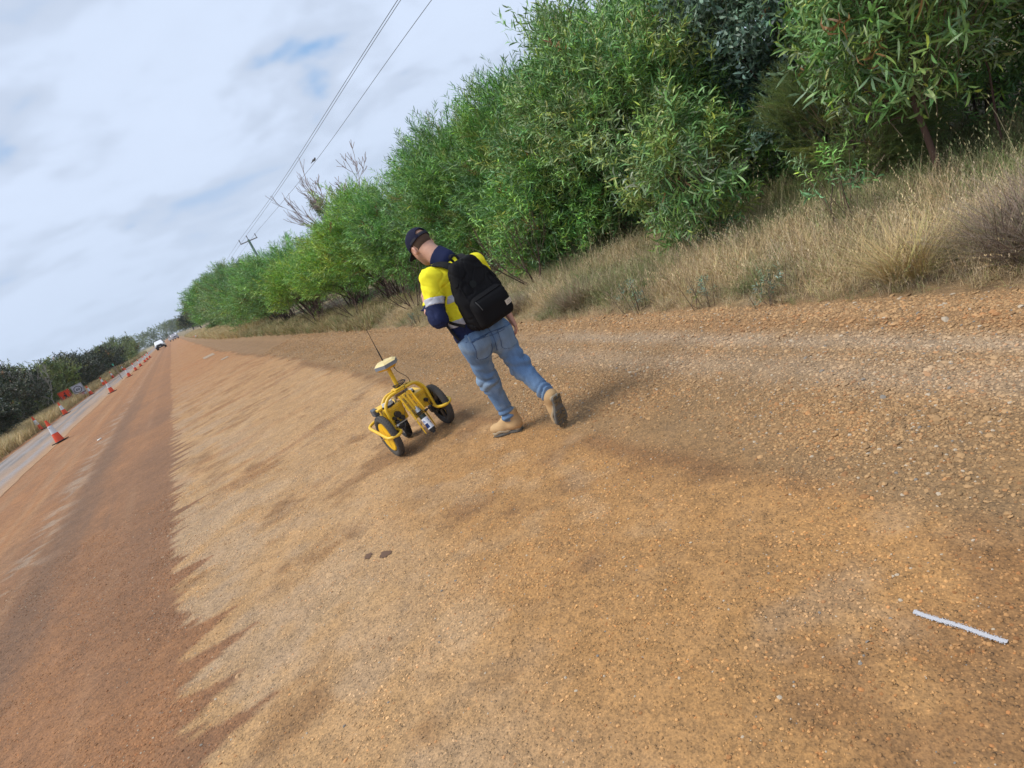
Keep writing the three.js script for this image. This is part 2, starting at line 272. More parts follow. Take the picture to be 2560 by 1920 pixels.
// a lance-shaped leaf: root, direction, a side vector, length, width, how far it curls down
function leafTo(T, o, dir, side, len, wid, curl, st = [0, 0.28, 0.62, 1], ws = [0.12, 1, 0.82, 0]) {
  const d = dir.clone().normalize(), s = side.clone().addScaledVector(d, -side.dot(d)).normalize(), up = s.clone().cross(d), pts = [];
  for (let i = 0; i < st.length; i++) { const t = st[i], c = o.clone().addScaledVector(d, len * t).addScaledVector(up, 0.12 * len * Math.sin(t * 3)).add(V(0, -curl * len * t * t, 0)), w = wid * 0.5 * ws[i], tw = s.clone().applyAxisAngle(d, 0.5 * t); pts.push([c.clone().addScaledVector(tw, w).toArray(), c.clone().addScaledVector(tw, -w).toArray()]); }
  for (let i = 0; i < st.length - 1; i++) { const [a, b] = pts[i], [c, e] = pts[i + 1]; T.tri(a, b, c); if (ws[i + 1] > 0) T.tri(b, e, c); }
}
function stalkTo(T, a, b, r) { const d = b.clone().sub(a).normalize(), s = V(0.3, 0.2, 1).cross(d).normalize().multiplyScalar(r), u = s.clone().cross(d); const A = [s, u, s.clone().add(u).multiplyScalar(-0.7)]; for (let k = 0; k < 3; k++) { const p = A[k], q = A[(k + 1) % 3]; T.tri(a.clone().add(p).toArray(), a.clone().add(q).toArray(), b.toArray()); } }
function sprig(seed, { n = 13, stem = 0.32, len = 0.15, wid = 0.016, open = 0.85, curl = 0.25, droop = 0.1, vary = 0.35 }) {
  const r = rng(seed), T = new Tri(), at = (t) => V(0.05 * Math.sin(t * 4 + seed), stem * t, -droop * t * t * stem);
  T.col = [1.1, 0.75, 0.6]; stalkTo(T, at(0), at(0.55), 0.003); stalkTo(T, at(0.5), at(1), 0.002);
  for (let i = 0; i < n; i++) {
    const t = 0.12 + 0.88 * (i / (n - 1)), az = i * 2.4 + r() * 0.8, op = open * (0.6 + 0.6 * r()) * (1 - 0.35 * t);
    const d = V(Math.cos(az) * Math.sin(op), Math.cos(op), Math.sin(az) * Math.sin(op));
    const k = 0.62 + 0.75 * r(), w = r(); T.col = w < 0.05 ? [1.7 * k, 1.4 * k, 0.8 * k] : w < 0.28 ? [1.15 * k, 1.05 * k, 1.25 * k] : [k, k, k];
    leafTo(T, at(t), d, V(r() - 0.5, r() - 0.5, r() - 0.5), len * (1 - vary / 2 + vary * r()), wid * (0.75 + 0.5 * r()), curl * (0.3 + 1.4 * r()));
  }
  return T.geo();
}
function needles(seed) { const r = rng(seed), T = new Tri(); stalkTo(T, V(0, 0, 0), V(0.02, 0.3, 0), 0.002); for (let i = 0; i < 46; i++) { const t = 0.1 + 0.9 * i / 45, az = i * 2.4, op = 0.5 + 0.3 * r(), o = V(0.02 * t, 0.3 * t, 0), d = V(Math.cos(az) * Math.sin(op), Math.cos(op), Math.sin(az) * Math.sin(op)); const w = V(-d.z, 0, d.x).normalize().multiplyScalar(0.0016), e = o.clone().addScaledVector(d, 0.045); T.tri(o.clone().add(w).toArray(), o.clone().sub(w).toArray(), e.toArray()); } return T.geo(); }
const SPRIG = {
  acacia: [1, 2, 3].map((s) => sprig(s, { n: 13, len: 0.15, wid: 0.017, curl: 0.3 })),
  narrow: [4, 5, 6].map((s) => sprig(s, { n: 15, len: 0.14, wid: 0.0115, open: 0.75, curl: 0.25 })),
  broad: [7, 8, 9].map((s) => sprig(s, { n: 12, stem: 0.32, len: 0.16, wid: 0.0195, vary: 0.6, open: 0.95, curl: 0.45 })),
  gum: [10, 11, 12].map((s) => sprig(s, { n: 11, stem: 0.3, len: 0.13, wid: 0.029, open: 1.0, curl: 0.75, droop: 0.5 })),
  bushy: [13, 14].map((s) => sprig(s, { n: 18, stem: 0.26, len: 0.075, wid: 0.024, open: 1.15, curl: 0.15 })),
  needle: [15, 16].map((s) => needles(s)),
};
const leafMat = pmat([1, 1, 1], 0.4, { vertexColors: true, transmission: 0.2, thickness: 0, ior: 1.35, side: THREE.DoubleSide });
const barkMat = mat([0.085, 0.055, 0.045], 0.95), barkGrey = mat([0.17, 0.135, 0.12], 0.95), barkTwig = mat([0.16, 0.12, 0.07], 0.9), barkRed = mat([0.10, 0.052, 0.036], 0.9);
const leafCol = {
  green: [[0.193, 0.389, 0.094], [0.144, 0.317, 0.087], [0.249, 0.454, 0.104], [0.161, 0.300, 0.120]],
  mid: [[0.181, 0.352, 0.104], [0.130, 0.274, 0.094], [0.233, 0.389, 0.130], [0.274, 0.389, 0.171]],
  yellow: [[0.278, 0.474, 0.082], [0.222, 0.429, 0.082], [0.352, 0.530, 0.082], [0.158, 0.338, 0.082]],
  bright: [[0.157, 0.314, 0.084], [0.132, 0.263, 0.087], [0.230, 0.319, 0.168], [0.230, 0.353, 0.095]],
  grey: [[0.177, 0.265, 0.182], [0.137, 0.215, 0.158], [0.218, 0.310, 0.228], [0.103, 0.170, 0.120]],
  olive: [[0.124, 0.170, 0.049], [0.149, 0.198, 0.057], [0.095, 0.136, 0.046], [0.182, 0.228, 0.062]],
  dark: [[0.045, 0.063, 0.029], [0.034, 0.051, 0.025], [0.058, 0.076, 0.036], [0.064, 0.067, 0.038]],
};
// crown: leafy sprigs gathered in clumps through a lumpy volume; stems run from the ground into the clumps
function tree(name, label, { x, z, h, rx, rz = rx, low = 0.3, n = 3000, clumps = 90, size = 1, kind = 'acacia', pal = 'green', seed = 1, stems = 7, stemR = 0.022, splay = 0.25, bark = barkMat, droop = 0, tips = 0.12, dead = 0.008, group, category = 'tree', leaves = 0, lean = [0, 0], shell = 0.5, lump = 0.45, crad = 0.34 }) {
  const r = rng(seed * 7919 + 13), y0 = groundH(x, z), t = thing(name, label, category, [x, y0 - 0.02, z], 0, group);
  const cy = (h + low) / 2, ry = (h - low) / 2, spots = [], cols = [], cen = [];
  for (let i = 0; i < clumps; i++) {
    const u = r() * 2 - 1, a = r() * 6.283, s = Math.sqrt(1 - u * u), dx = s * Math.cos(a), dz = s * Math.sin(a);
    const lum = 1 - lump / 2 + lump * noise3(dx * 2.1 + seed * 3.1, u * 2.1, dz * 2.1 + seed), rad = Math.pow(shell + (1 - shell) * r(), 0.7) * lum;
    const wide = u < 0 ? 1 - 0.15 * u * u : 1 - 0.1 * u * u;
    cen.push([V(dx * rx * rad * wide + lean[0] * (u + 1), cy + u * ry * rad, dz * rz * rad * wide + lean[1] * (u + 1)), Math.floor(r() * 4), r()]);
  }
  const base = leafCol[pal], geos = SPRIG[kind], per = Math.ceil(n / clumps), up = V(0, 1, 0);
  for (const [c, tone, lightness] of cen) {
    const out = V(c.x - lean[0], (c.y - cy) * 0.6, c.z - lean[1]).normalize(), yel = r() < tips;
    for (let k = 0; k < per; k++) {
      const o = V(r() - 0.5, r() - 0.5, r() - 0.5).multiplyScalar(2 * crad * Math.cbrt(r())).add(c);
      if (o.y < 0.05) o.y = 0.05 + 0.2 * r();
      const d = out.clone().multiplyScalar(0.75).add(V((r() - 0.5) * 1.5, 0.55 - droop + (r() - 0.5) * 0.9, (r() - 0.5) * 1.5)).normalize();
      const s = size * (0.7 + 0.6 * r());
      spots.push(new M4().compose(o, new Q4().setFromUnitVectors(up, d).multiply(new Q4().setFromAxisAngle(up, r() * 6.28)), V(s, s, s)));
      let q = base[r() < 0.6 ? tone : Math.floor(r() * 4)].map((v) => v * (0.78 + 0.3 * lightness + 0.25 * r()));
      if (yel && r() < 0.5) q = mixc(q, [0.24, 0.27, 0.04], 0.35 + 0.4 * r());
      if (r() < dead) q = [0.27, 0.15, 0.06];
      cols.push(q);
    }
  }
  geos.forEach((g, v) => {
    const own = spots.map((m, i) => i).filter((i) => i % geos.length === v), im = new THREE.InstancedMesh(g, leafMat, own.length);
    im.name = 'crown'; im.userData = { kind: 'stuff' }; im.castShadow = im.receiveShadow = true;
    own.forEach((i, k) => { im.setMatrixAt(k, spots[i]); im.setColorAt(k, new THREE.Color().setRGB(...cols[i])); });
    t.add(im);
  });
  const wood = [];
  for (let i = 0; i < stems; i++) {
    const [c] = cen[Math.floor(r() * cen.length)], b = V((r() - 0.5) * splay * (stems > 1 ? 1 : 0.2), -0.05, (r() - 0.5) * splay * (stems > 1 ? 1 : 0.2)), m = b.clone().lerp(c, 0.45).add(V((r() - 0.5) * 0.2, 0.15 * h * 0.3, (r() - 0.5) * 0.2)), R = stemR * (0.6 + 0.7 * r());
    wood.push(limb([[b.x, b.y, b.z, R], [lerp(b.x, m.x, 0.5) + 0.03 * (r() - 0.5), lerp(b.y, m.y, 0.5), lerp(b.z, m.z, 0.5), R * 0.8], [m.x, m.y, m.z, R * 0.62], [lerp(m.x, c.x, 0.6), lerp(m.y, c.y, 0.6) + 0.05, lerp(m.z, c.z, 0.6), R * 0.4], [c.x, c.y, c.z, R * 0.15]], 5));
    for (let k = 0; k < 2; k++) { const [e] = cen[Math.floor(r() * cen.length)], f = m.clone().lerp(c, 0.3 * k); if (e.distanceTo(f) < 1.9) wood.push(limb([[f.x, f.y, f.z, R * 0.45], [lerp(f.x, e.x, 0.5), lerp(f.y, e.y, 0.5) + 0.06, lerp(f.z, e.z, 0.5), R * 0.3], [e.x, e.y, e.z, R * 0.1]], 4)); }
  }
  const twigs = []; if (z > -22) for (const [c] of cen) { const f = V(c.x * 0.55, c.y - 0.35 - 0.15 * r(), c.z * 0.55), e = c.clone().add(V((r() - 0.5) * 0.3, 0.12, (r() - 0.5) * 0.3)); twigs.push(limb([[f.x, f.y, f.z, 0.007], [lerp(f.x, e.x, 0.6), lerp(f.y, e.y, 0.5), lerp(f.z, e.z, 0.6), 0.005], [e.x, e.y, e.z, 0.002]], 4)); }
  if (twigs.length) part('twigs', merged(twigs), barkTwig, t);
  if (wood.length) part('trunk', merged(wood), bark, t);
  if (leaves) { // the nearest leaves, each its own piece
    const lg = [0, 1, 2, 3].map((v) => { const T = new Tri(), q = rng(seed + v * 31); leafTo(T, V(0, 0, 0), V(0, -1, 0.1), V(1, 0, 0.2), 0.13 + 0.07 * q(), kind === 'gum' ? 0.029 : 0.02, 0.1 * q(), [0, 0.15, 0.38, 0.62, 0.84, 1], [0.1, 0.7, 1, 0.9, 0.5, 0]); return T.geo(); });
    const lm = base.map((c) => pmat(c.map((v) => v * 1.15), 0.45, { transmission: 0.2, thickness: 0, ior: 1.35, side: THREE.DoubleSide })); lm.push(pmat([0.33, 0.17, 0.06], 0.6, { transmission: 0.2, thickness: 0 }));
    const face = V(-x, 0, -z).normalize();
    for (let i = 0, k = 0; k < leaves && i < 4000; i++) {
      const [c] = cen[Math.floor(r() * cen.length)], o = V(c.x, c.y - cy, c.z); if (V(o.x / rx, 0, o.z / rx).dot(face) < 0.15) continue;
      const m = part('leaf', lg[k % 4], lm[r() < 0.025 ? 4 : Math.floor(r() * 4)], t);
      m.position.copy(c).add(V((r() - 0.5) * 0.5, (r() - 0.5) * 0.5, (r() - 0.5) * 0.5)).addScaledVector(face, 0.14 + 0.1 * r());
      m.rotation.set((r() - 0.5) * 1.9, r() * 6.28, (r() - 0.5) * 1.9); k++;
    }
  }
  return t;
}
const ROW = 'wattle bushes in a row along the verge';
// nearest plants beside the gravel
const trunkTree = tree('wattle_tree', 'young wattle tree with bare reddish trunk and broad drooping leaves above the straw grass', { x: 6.2, z: -3.2, h: 2.55, low: 0.98, rx: 0.85, rz: 0.8, n: 1150, clumps: 62, size: 0.98, kind: 'broad', pal: 'bright', seed: 3, stems: 0, leaves: 260, tips: 0.1, dead: 0.012, shell: 0.35, crad: 0.24, lean: [0.05, 0.06] });
part('trunk', merged([limb([[0, -0.05, 0, 0.034], [0.0, 0.25, -0.02, 0.03], [0.0, 0.5, -0.05, 0.027], [-0.01, 0.8, -0.09, 0.023], [0.02, 1.2, -0.05, 0.016], [0.06, 1.8, 0.02, 0.008]], 8), limb([[0, 0.72, -0.08, 0.014], [0.1, 0.9, 0.1, 0.011], [0.35, 1.2, 0.3, 0.006]], 6), limb([[0, 0.8, -0.09, 0.014], [-0.3, 0.95, -0.2, 0.009], [-0.5, 1.25, -0.3, 0.005]], 6), limb([[0, 0.66, -0.07, 0.009], [-0.15, 0.74, -0.18, 0.007], [-0.3, 0.74, -0.27, 0.004]], 5), limb([[0.5, -0.05, 0.3, 0.013], [0.48, 0.4, 0.28, 0.011], [0.53, 0.8, 0.27, 0.008], [0.45, 1.4, 0.2, 0.005]], 5)]), barkRed, trunkTree);
tree('wattle_tree', 'tall wattle crowding the picture\u2019s right edge behind the bare-trunk tree', { x: 7.6, z: -2.0, h: 4.0, low: 0.45, rx: 1.25, n: 2300, clumps: 80, kind: 'acacia', pal: 'mid', seed: 5, stems: 5 });
tree('wattle_tree', 'dense wattle filling the gap behind the needle shrub', { x: 8.2, z: -3.6, h: 3.8, low: 0.1, rx: 1.1, n: 2000, clumps: 70, kind: 'acacia', pal: 'mid', seed: 4, stems: 5 });
tree('paperbark_shrub', 'feathery olive shrub of fine needle foliage between gum and bare-trunk tree', { x: 6.95, z: -4.3, h: 1.6, low: 0.03, rx: 0.66, n: 3000, clumps: 95, kind: 'needle', size: 0.95, pal: 'olive', seed: 6, stems: 9, category: 'shrub', tips: 0.1, crad: 0.2 });
tree('undergrowth_shrub', 'low shaded shrub in the dark hollow under the gum', { x: 8.0, z: -6.7, h: 1.5, low: 0.0, rx: 0.9, rz: 1.3, n: 900, clumps: 50, kind: 'acacia', pal: 'mid', seed: 7, stems: 6, category: 'shrub' });
tree('gum_sapling', 'blue-grey gum with drooping leaves and a dark hollow beneath it', { x: 8.0, z: -5.35, h: 4.8, low: 0.75, rx: 1.35, rz: 1.3, n: 3600, clumps: 115, size: 1.0, kind: 'gum', pal: 'grey', seed: 8, stems: 5, droop: 1.0, leaves: 240, dead: 0.015, tips: 0, crad: 0.28 });
tree('wattle_sapling', 'bright young wattle with yellow-green tip, standing foremost in front of the gum', { x: 5.55, z: -5.45, h: 1.62, low: 0.16, rx: 0.58, n: 620, clumps: 52, size: 0.92, kind: 'broad', pal: 'bright', seed: 9, stems: 4, stemR: 0.014, leaves: 200, tips: 0.3, dead: 0.008, crad: 0.17, lump: 0.3 });
tree('small_seedling', 'small leafy seedling rising from the straw grass below the needle shrub', { x: 5.2, z: -3.5, h: 0.72, low: 0.35, rx: 0.2, n: 26, clumps: 9, size: 0.66, kind: 'broad', pal: 'green', seed: 10, stems: 3, stemR: 0.007, category: 'plant', crad: 0.08, lean: [0, -0.08] });
const row = [ // x, z, h, rx, low, n, kind, palette, size, what
  [6.75, -7.7, 3.3, 1.42, 0.12, 5200, 'acacia', 'mid', 0.95, 'broad wattle bush just behind the bright young sapling'],
  [5.95, -8.9, 1.6, 0.85, 0.12, 2600, 'acacia', 'green', 0.9, 'lower wattle bush beside the walking person, in front of the row'],
  [6.75, -10.3, 3.1, 1.4, 0.25, 4600, 'narrow', 'green', 1.0, 'tall narrow-leaved wattle rising straight behind the cap'],
  [6.2, -12.3, 3.15, 1.3, 0.35, 3800, 'narrow', 'green', 1.0, 'green wattle bush left of the person, first past the cap'],
  [5.75, -14.5, 2.8, 1.2, 0.4, 3200, 'narrow', 'green', 1.0, 'rounded wattle bush, second past the cap'],
  [5.35, -16.7, 2.85, 1.2, 0.7, 3000, 'narrow', 'yellow', 1.0, 'yellow-green wattle bush with dark bare stems below, third past the cap'],
  [5.0, -19.3, 2.2, 1.25, 0.78, 2600, 'narrow', 'yellow', 1.0, 'low yellow-green wattle, fourth past the cap'],
  [6.0, -22.4, 2.6, 1.45, 0.6, 2600, 'narrow', 'green', 1.05, 'wattle bush in front of the leafless tree'],
  [4.5, -22.6, 2.1, 1.15, 0.8, 2200, 'narrow', 'yellow', 1.05, 'low wattle on splayed dark stems at the gravel edge'],
  [5.0, -26.0, 2.85, 1.5, 0.85, 2400, 'narrow', 'green', 1.1, 'wattle bush just short of the power pole, nearest of the far group'],
  [4.5, -29.3, 2.75, 1.4, 1.0, 2200, 'narrow', 'green', 1.15, 'wattle bush with a fan of bare stems at its foot'],
  [4.8, -34.0, 2.7, 1.75, 0.6, 2200, 'narrow', 'green', 1.3, 'dense dark green wattle below the power pole'],
  [5.0, -40.0, 3.2, 1.95, 0.4, 2100, 'narrow', 'green', 1.45, 'dense wattle past the power pole, first of the far block'],
  [5.25, -47.0, 4.0, 2.25, 0.35, 2100, 'narrow', 'mid', 1.6, 'dense wattle past the power pole, second of the far block'],
  [5.4, -56.0, 4.35, 2.45, 0.3, 2000, 'narrow', 'mid', 1.85, 'dense wattle past the power pole, third of the far block'],
  [5.6, -68.0, 4.8, 2.7, 0.3, 2000, 'narrow', 'green', 2.1, 'dense wattle past the power pole, fourth of the far block'],
  [5.9, -84.0, 5.5, 3.0, 0.3, 1800, 'narrow', 'green', 2.4, 'leading dense wattle of the far block above the straw verge'],
];
row.forEach(([x, z, h, rx, low, n, kind, pal, size, label], i) => tree('wattle_bush', label, { x, z, h, rx, rz: rx * 1.15, low, n, clumps: Math.round(60 + n / 55), kind, pal, size, seed: 20 + i, stems: z < -12 && z > -36 ? 20 : 7, stemR: z < -25 ? 0.028 : 0.02, splay: 0.55, group: ROW, category: 'bush', crad: 0.3 + 0.07 * size, lump: 0.5, tips: 0.24 }));
// second rank, seen through the gaps
[[9.4, -0.6, 4.6], [9.6, -3.6, 5.0], [9.6, -7.0, 4.3], [9.7, -10.4, 3.8], [9.7, -14.2, 3.6], [9.6, -18.6, 3.3], [9.8, -24, 2.6]].forEach(([x, z, h], i) => tree('wattle_bush', ['first', 'second', 'third', 'fourth', 'fifth', 'sixth', 'seventh'][i] + ' shaded wattle of the rear rank, counted from the picture\u2019s right', { x, z, h, rx: 1.9, low: 0.2, n: 1500, clumps: 70, size: 1.5, kind: 'acacia', pal: 'mid', seed: 60 + i, stems: 4, group: 'wattles of the rear rank', category: 'bush', crad: 0.5 }));
// trees at the far end of the road, right side
[[8.5, -118, 5.6, 3.2, 'olive', 'grey-green tree beyond the last wattle, right of the road'], [9, -150, 6.2, 3.6, 'olive', 'second distant tree beyond the last wattle, right of the road'], [7.5, -190, 5.6, 3.4, 'dark', 'dark round tree on the right verge near the far vehicles'], [14, -240, 8, 5, 'olive', 'tall far tree behind the dark round tree'], [8, -270, 5.5, 4, 'olive', 'farthest small tree on the right verge']].forEach(([x, z, h, rx, pal, label], i) => tree('distant_tree', label, { x, z, h, rx, low: 1.0, n: 1000, clumps: 60, size: 2.6 + i * 0.5, kind: 'bushy', pal, seed: 80 + i, stems: 3, stemR: 0.16, group: 'trees at the far end of the right verge', crad: 0.8 }));
// dark thicket across the road
const LEFT = 'dark bushes of the thicket across the road';
[[-11.4, -45.5, 2.6, 2.0, 'dark', 'dark rounded bush at the picture\u2019s left edge behind the first two cones'], [-15.5, -53, 3.8, 2.6, 'dark', 'dark thicket bush with bare grey twigs above its top'], [-13.2, -58, 4.3, 2.9, 'dark', 'dark thicket bush behind the straw grass, above the first two cones'], [-13.5, -66, 5.0, 3.2, 'dark', 'tallest dark tree of the left thicket with broken crown'], [-12.6, -75, 4.6, 3.2, 'olive', 'olive-tinged thicket bush left of the orange roadwork board'], [-12.4, -85, 4.3, 3.2, 'dark', 'dark thicket bush straight behind the roadwork boards'], [-12.2, -96, 4.1, 3.3, 'dark', 'dark thicket bush just past the roadwork boards'], [-12.6, -110, 4.6, 3.8, 'dark', 'dome-shaped dark bush midway along the left thicket'], [-12.5, -128, 4.2, 4, 'dark', 'flat-topped dark bush past the dome-shaped one'], [-12.5, -150, 4.2, 4.2, 'olive', 'green bush before the end of the left thicket'], [-12.5, -175, 4.0, 4.5, 'olive', 'last green bush of the left thicket, before the white ute'], [-16, -230, 7.5, 7, 'olive', 'hazy far tree behind the white ute'], [-20, -275, 8.5, 8, 'olive', 'hazy tall crown left of the far road end']].forEach(([x, z, h, rx, pal, label], i) => tree('thicket_bush', label, { x, z, h, rx, rz: rx * 1.4, low: 0.05, n: 1700, clumps: 85, size: 1.9 + i * 0.16, kind: 'bushy', pal, seed: 100 + i, stems: 6, stemR: 0.05, splay: 1.2, bark: barkGrey, group: LEFT, category: 'bush', crad: 0.55 + i * 0.04, shell: 0.6, lump: 0.6, tips: 0.06, dead: 0.006 }));
// far blue-grey wood closing the view
[[-60, -620, 16, 46], [-12, -760, 15, 36], [34, -690, 14, 40], [100, -600, 14, 60]].forEach(([x, z, h, rx], i) => tree('distant_wood', ['leftmost', 'second', 'third', 'rightmost'][i] + ' patch of hazy wood on the far horizon, counted from the picture\u2019s left', { x, z, h, rx, rz: 14, low: 0, n: 1500, clumps: 130, size: 11, kind: 'bushy', pal: 'olive', seed: 130 + i, stems: 0, group: 'patches of wood on the horizon', category: 'wood', crad: 3 }));

// ---------------------------------------------------------------- bare and half-dead trees
function branching(seed, len, r0, depth, dir, spread, out, o, minR = 0.006) {
  const r = rng(seed), pts = [[o.x, o.y, o.z, r0]]; let p = o.clone(), d = dir.clone().normalize(); const N = 5, ds = [d.clone()];
  for (let i = 1; i <= N; i++) { d.add(V((r() - 0.5) * 0.3, 0.07, (r() - 0.5) * 0.3)).normalize(); p = p.clone().addScaledVector(d, len / N); pts.push([p.x, p.y, p.z, Math.max(minR, r0 * (1 - i * 0.11))]); ds.push(d.clone()); }
  out.push(limb(pts, depth > 2 ? 6 : 4));
  const n = depth > 1 ? 3 : 4, a0 = r() * 6.28;
  if (depth > 0) for (let k = 0; k < n; k++) {
    const at = k === 0 ? N : 2 + Math.floor(r() * 3), s = pts[at], b = ds[at], side = V(Math.cos(a0 + k * 2.2), 0.15, Math.sin(a0 + k * 2.2)); side.addScaledVector(b, -side.dot(b)).normalize();
    branching(seed * 5 + k + 1, len * (0.55 + 0.22 * r()), s[3] * 0.66, depth - 1, b.clone().addScaledVector(side, spread * (k === 0 ? 0.35 : 0.7 + 0.6 * r())), spread, out, V(s[0], s[1], s[2]), minR);
  }
}
const deadWood = mat([0.30, 0.22, 0.20], 0.9), greyWood = mat([0.26, 0.24, 0.22], 0.9);
{
  const t = thing('bare_tree', 'leafless pale-barked tree standing above the wattle row', 'tree', [10.1, 0, -31.6]), a = [];
  branching(11, 2.6, 0.11, 0, V(0.02, 1, 0.02), 0.5, a, V(0, 0, 0));
  branching(12, 1.5, 0.085, 4, V(0.5, 1, 0.6), 0.62, a, V(0, 2.5, 0.1), 0.011); branching(17, 1.5, 0.08, 4, V(-0.35, 1, -0.4), 0.62, a, V(0, 2.5, 0), 0.011);
  part('trunk', merged(a), deadWood, t);
  const u = thing('half_dead_gum', 'half-dead gum with one leafy column and bare side limbs', 'tree', [9.7, 0, -33.6]), b = [];
  branching(31, 3.2, 0.12, 0, V(0, 1, 0), 0.4, b, V(0, 0, 0)); branching(33, 1.6, 0.07, 3, V(-0.9, 0.62, -0.5), 0.4, b, V(0, 2.8, 0), 0.009); branching(36, 1.5, 0.06, 3, V(-0.7, 0.3, -0.6), 0.35, b, V(0, 2.6, 0), 0.009); branching(39, 1.5, 0.06, 3, V(-0.15, 1, -0.1), 0.3, b, V(-0.1, 3.2, 0), 0.009);
  part('trunk', merged(b), deadWood, u);
  const r = rng(222), sp = SPRIG.gum[0], im = new THREE.InstancedMesh(sp, leafMat, 420); im.name = 'crown'; im.userData.kind = 'stuff';
  for (let i = 0; i < 420; i++) { const y = 2.9 + 2.1 * r(), c = V(-0.12 + (r() - 0.5) * 0.6, y, (y - 2.9) * -0.6 + (r() - 0.5) * 0.6); im.setMatrixAt(i, new M4().compose(c, new Q4().setFromEuler(new THREE.Euler(r() * 6, r() * 6, r() * 6)), V(0.95, 0.95, 0.95))); im.setColorAt(i, new THREE.Color().setRGB(...leafCol.olive[i % 4])); }
  u.add(im);
  [[-15.3, -51.5, 3.2, 71, 'grey dead branches sticking up above the left end of the thicket'], [-14.2, -62.5, 3.9, 73, 'thin dead branches above the middle of the thicket'], [-10.4, -63.5, 1.2, 75, 'low dead grey shrub in the straw grass left of the roadwork boards']].forEach(([x, z, y, s, l]) => {
    const w = thing('dead_branches', l, 'dead shrub', [x, 0, z], 0, 'dead grey branches in the thicket'), c = []; branching(s, y, 0.07, 0, V(0, 1, 0), 0.5, c, V(0, 0, 0)); branching(s + 1, 1.6, 0.06, 3, V(-0.7, 0.7, 0.3), 0.6, c, V(0, y, 0), 0.012); branching(s + 2, 1.5, 0.06, 3, V(0.5, 0.8, -0.3), 0.6, c, V(0, y * 0.9, 0), 0.012); part('branches', merged(c), greyWood, w);
  });
  [[4.75, -8.3, 0.75, 81, 'brittle leafless shrub of dark twigs just past the backpack'], [4.3, -12.6, 0.7, 84, 'tangle of dark bare stems below the wattles left of the person'], [4.1, -16.6, 0.7, 87, 'second tangle of dark bare stems farther left of the person'], [3.9, -20.6, 0.8, 90, 'third tangle of dark bare stems, above the antenna tip']].forEach(([x, z, l, s, lab]) => {
    const w = thing('twig_shrub', lab, 'dead shrub', [x, groundH(x, z) - 0.02, z], 0, 'leafless twiggy shrubs on the verge'), c = []; for (let k = 0; k < 6; k++) branching(s * 10 + k, l, 0.013, 2, V(Math.cos(k * 1.1) * 0.8, 1, Math.sin(k * 1.1) * 0.8), 0.6, c, V(0, 0, 0), 0.0032); part('branches', merged(c), mat([0.085, 0.05, 0.042], 0.95), w);
  });
}
scene.fog = new THREE.FogExp2(new THREE.Color(0.72, 0.79, 0.88), 0.0002);
// ---------------------------------------------------------------- grass
function tuft(seed, { n = 34, h = 0.4, spread = 0.09, wid = 0.0028, lean = 0.55, seeds = 0 }) {
  const r = rng(seed), T = new Tri(), tint = [[1, 1, 1], [1.2, 1.17, 1.1], [0.6, 0.56, 0.52], [0.78, 0.72, 0.66], [0.72, 0.9, 0.55], [1.1, 1.0, 0.85]];
  for (let i = 0; i < n; i++) {
    T.col = tint[Math.floor(r() * 6)];
    const a = r() * 6.283, rad = spread * Math.sqrt(r()), o = V(Math.cos(a) * rad, -0.02, Math.sin(a) * rad), L = h * (0.45 + 0.75 * r()), b = r() * 6.283, k = lean * (0.2 + r()), w = wid * (0.6 + 0.8 * r());
    const d = V(Math.cos(b) * k, 1, Math.sin(b) * k).normalize(), side = V(-d.z, 0, d.x).normalize().multiplyScalar(w), bend = V(Math.cos(b), -0.5, Math.sin(b)).multiplyScalar(L * (0.1 + 0.35 * r()));
    let p0 = o, prev = null;
    for (let s = 0; s <= 3; s++) { const t = s / 3, c = o.clone().addScaledVector(d, L * t).addScaledVector(bend, t * t), q = side.clone().multiplyScalar(1 - t * 0.85), A = c.clone().add(q).toArray(), B = c.clone().sub(q).toArray(); if (prev) { T.tri(prev[0], prev[1], A); if (s < 3) T.tri(prev[1], B, A); } prev = [A, B]; p0 = c; }
    if (r() < seeds) for (let s = 0; s < 7; s++) { const t = 0.62 + 0.38 * s / 6, c = o.clone().addScaledVector(d, L * t).addScaledVector(bend, t * t), e = c.clone().add(V((r() - 0.5) * 0.03, -0.022, (r() - 0.5) * 0.03)), q = V(0.0032, 0, 0.0026); T.tri(c.toArray(), c.clone().lerp(e, 0.5).add(q).toArray(), e.toArray()); T.tri(c.toArray(), e.toArray(), c.clone().lerp(e, 0.5).sub(q).toArray()); }
  }
  return T.geo();
}
const grassMat = pmat([1, 1, 1], 0.7, { vertexColors: true, transmission: 0.15, thickness: 0, side: THREE.DoubleSide });
function sward(name, label, geos, spots) {
  const g = geos.length;
  for (let v = 0; v < g; v++) {
    const own = spots.filter((_, i) => i % g === v); if (!own.length) continue;
    const im = new THREE.InstancedMesh(geos[v], grassMat, own.length); im.name = numbered(name); im.castShadow = im.receiveShadow = true; im.userData = { kind: 'stuff', label, category: 'grass' };
    own.forEach(([x, y, z, s, sy, rot, c], k) => { im.setMatrixAt(k, new M4().compose(V(x, y, z), new Q4().setFromAxisAngle(V(0, 1, 0), rot), V(s, s * sy, s))); im.setColorAt(k, new THREE.Color().setRGB(...c)); });
    scene.add(im);
  }
}
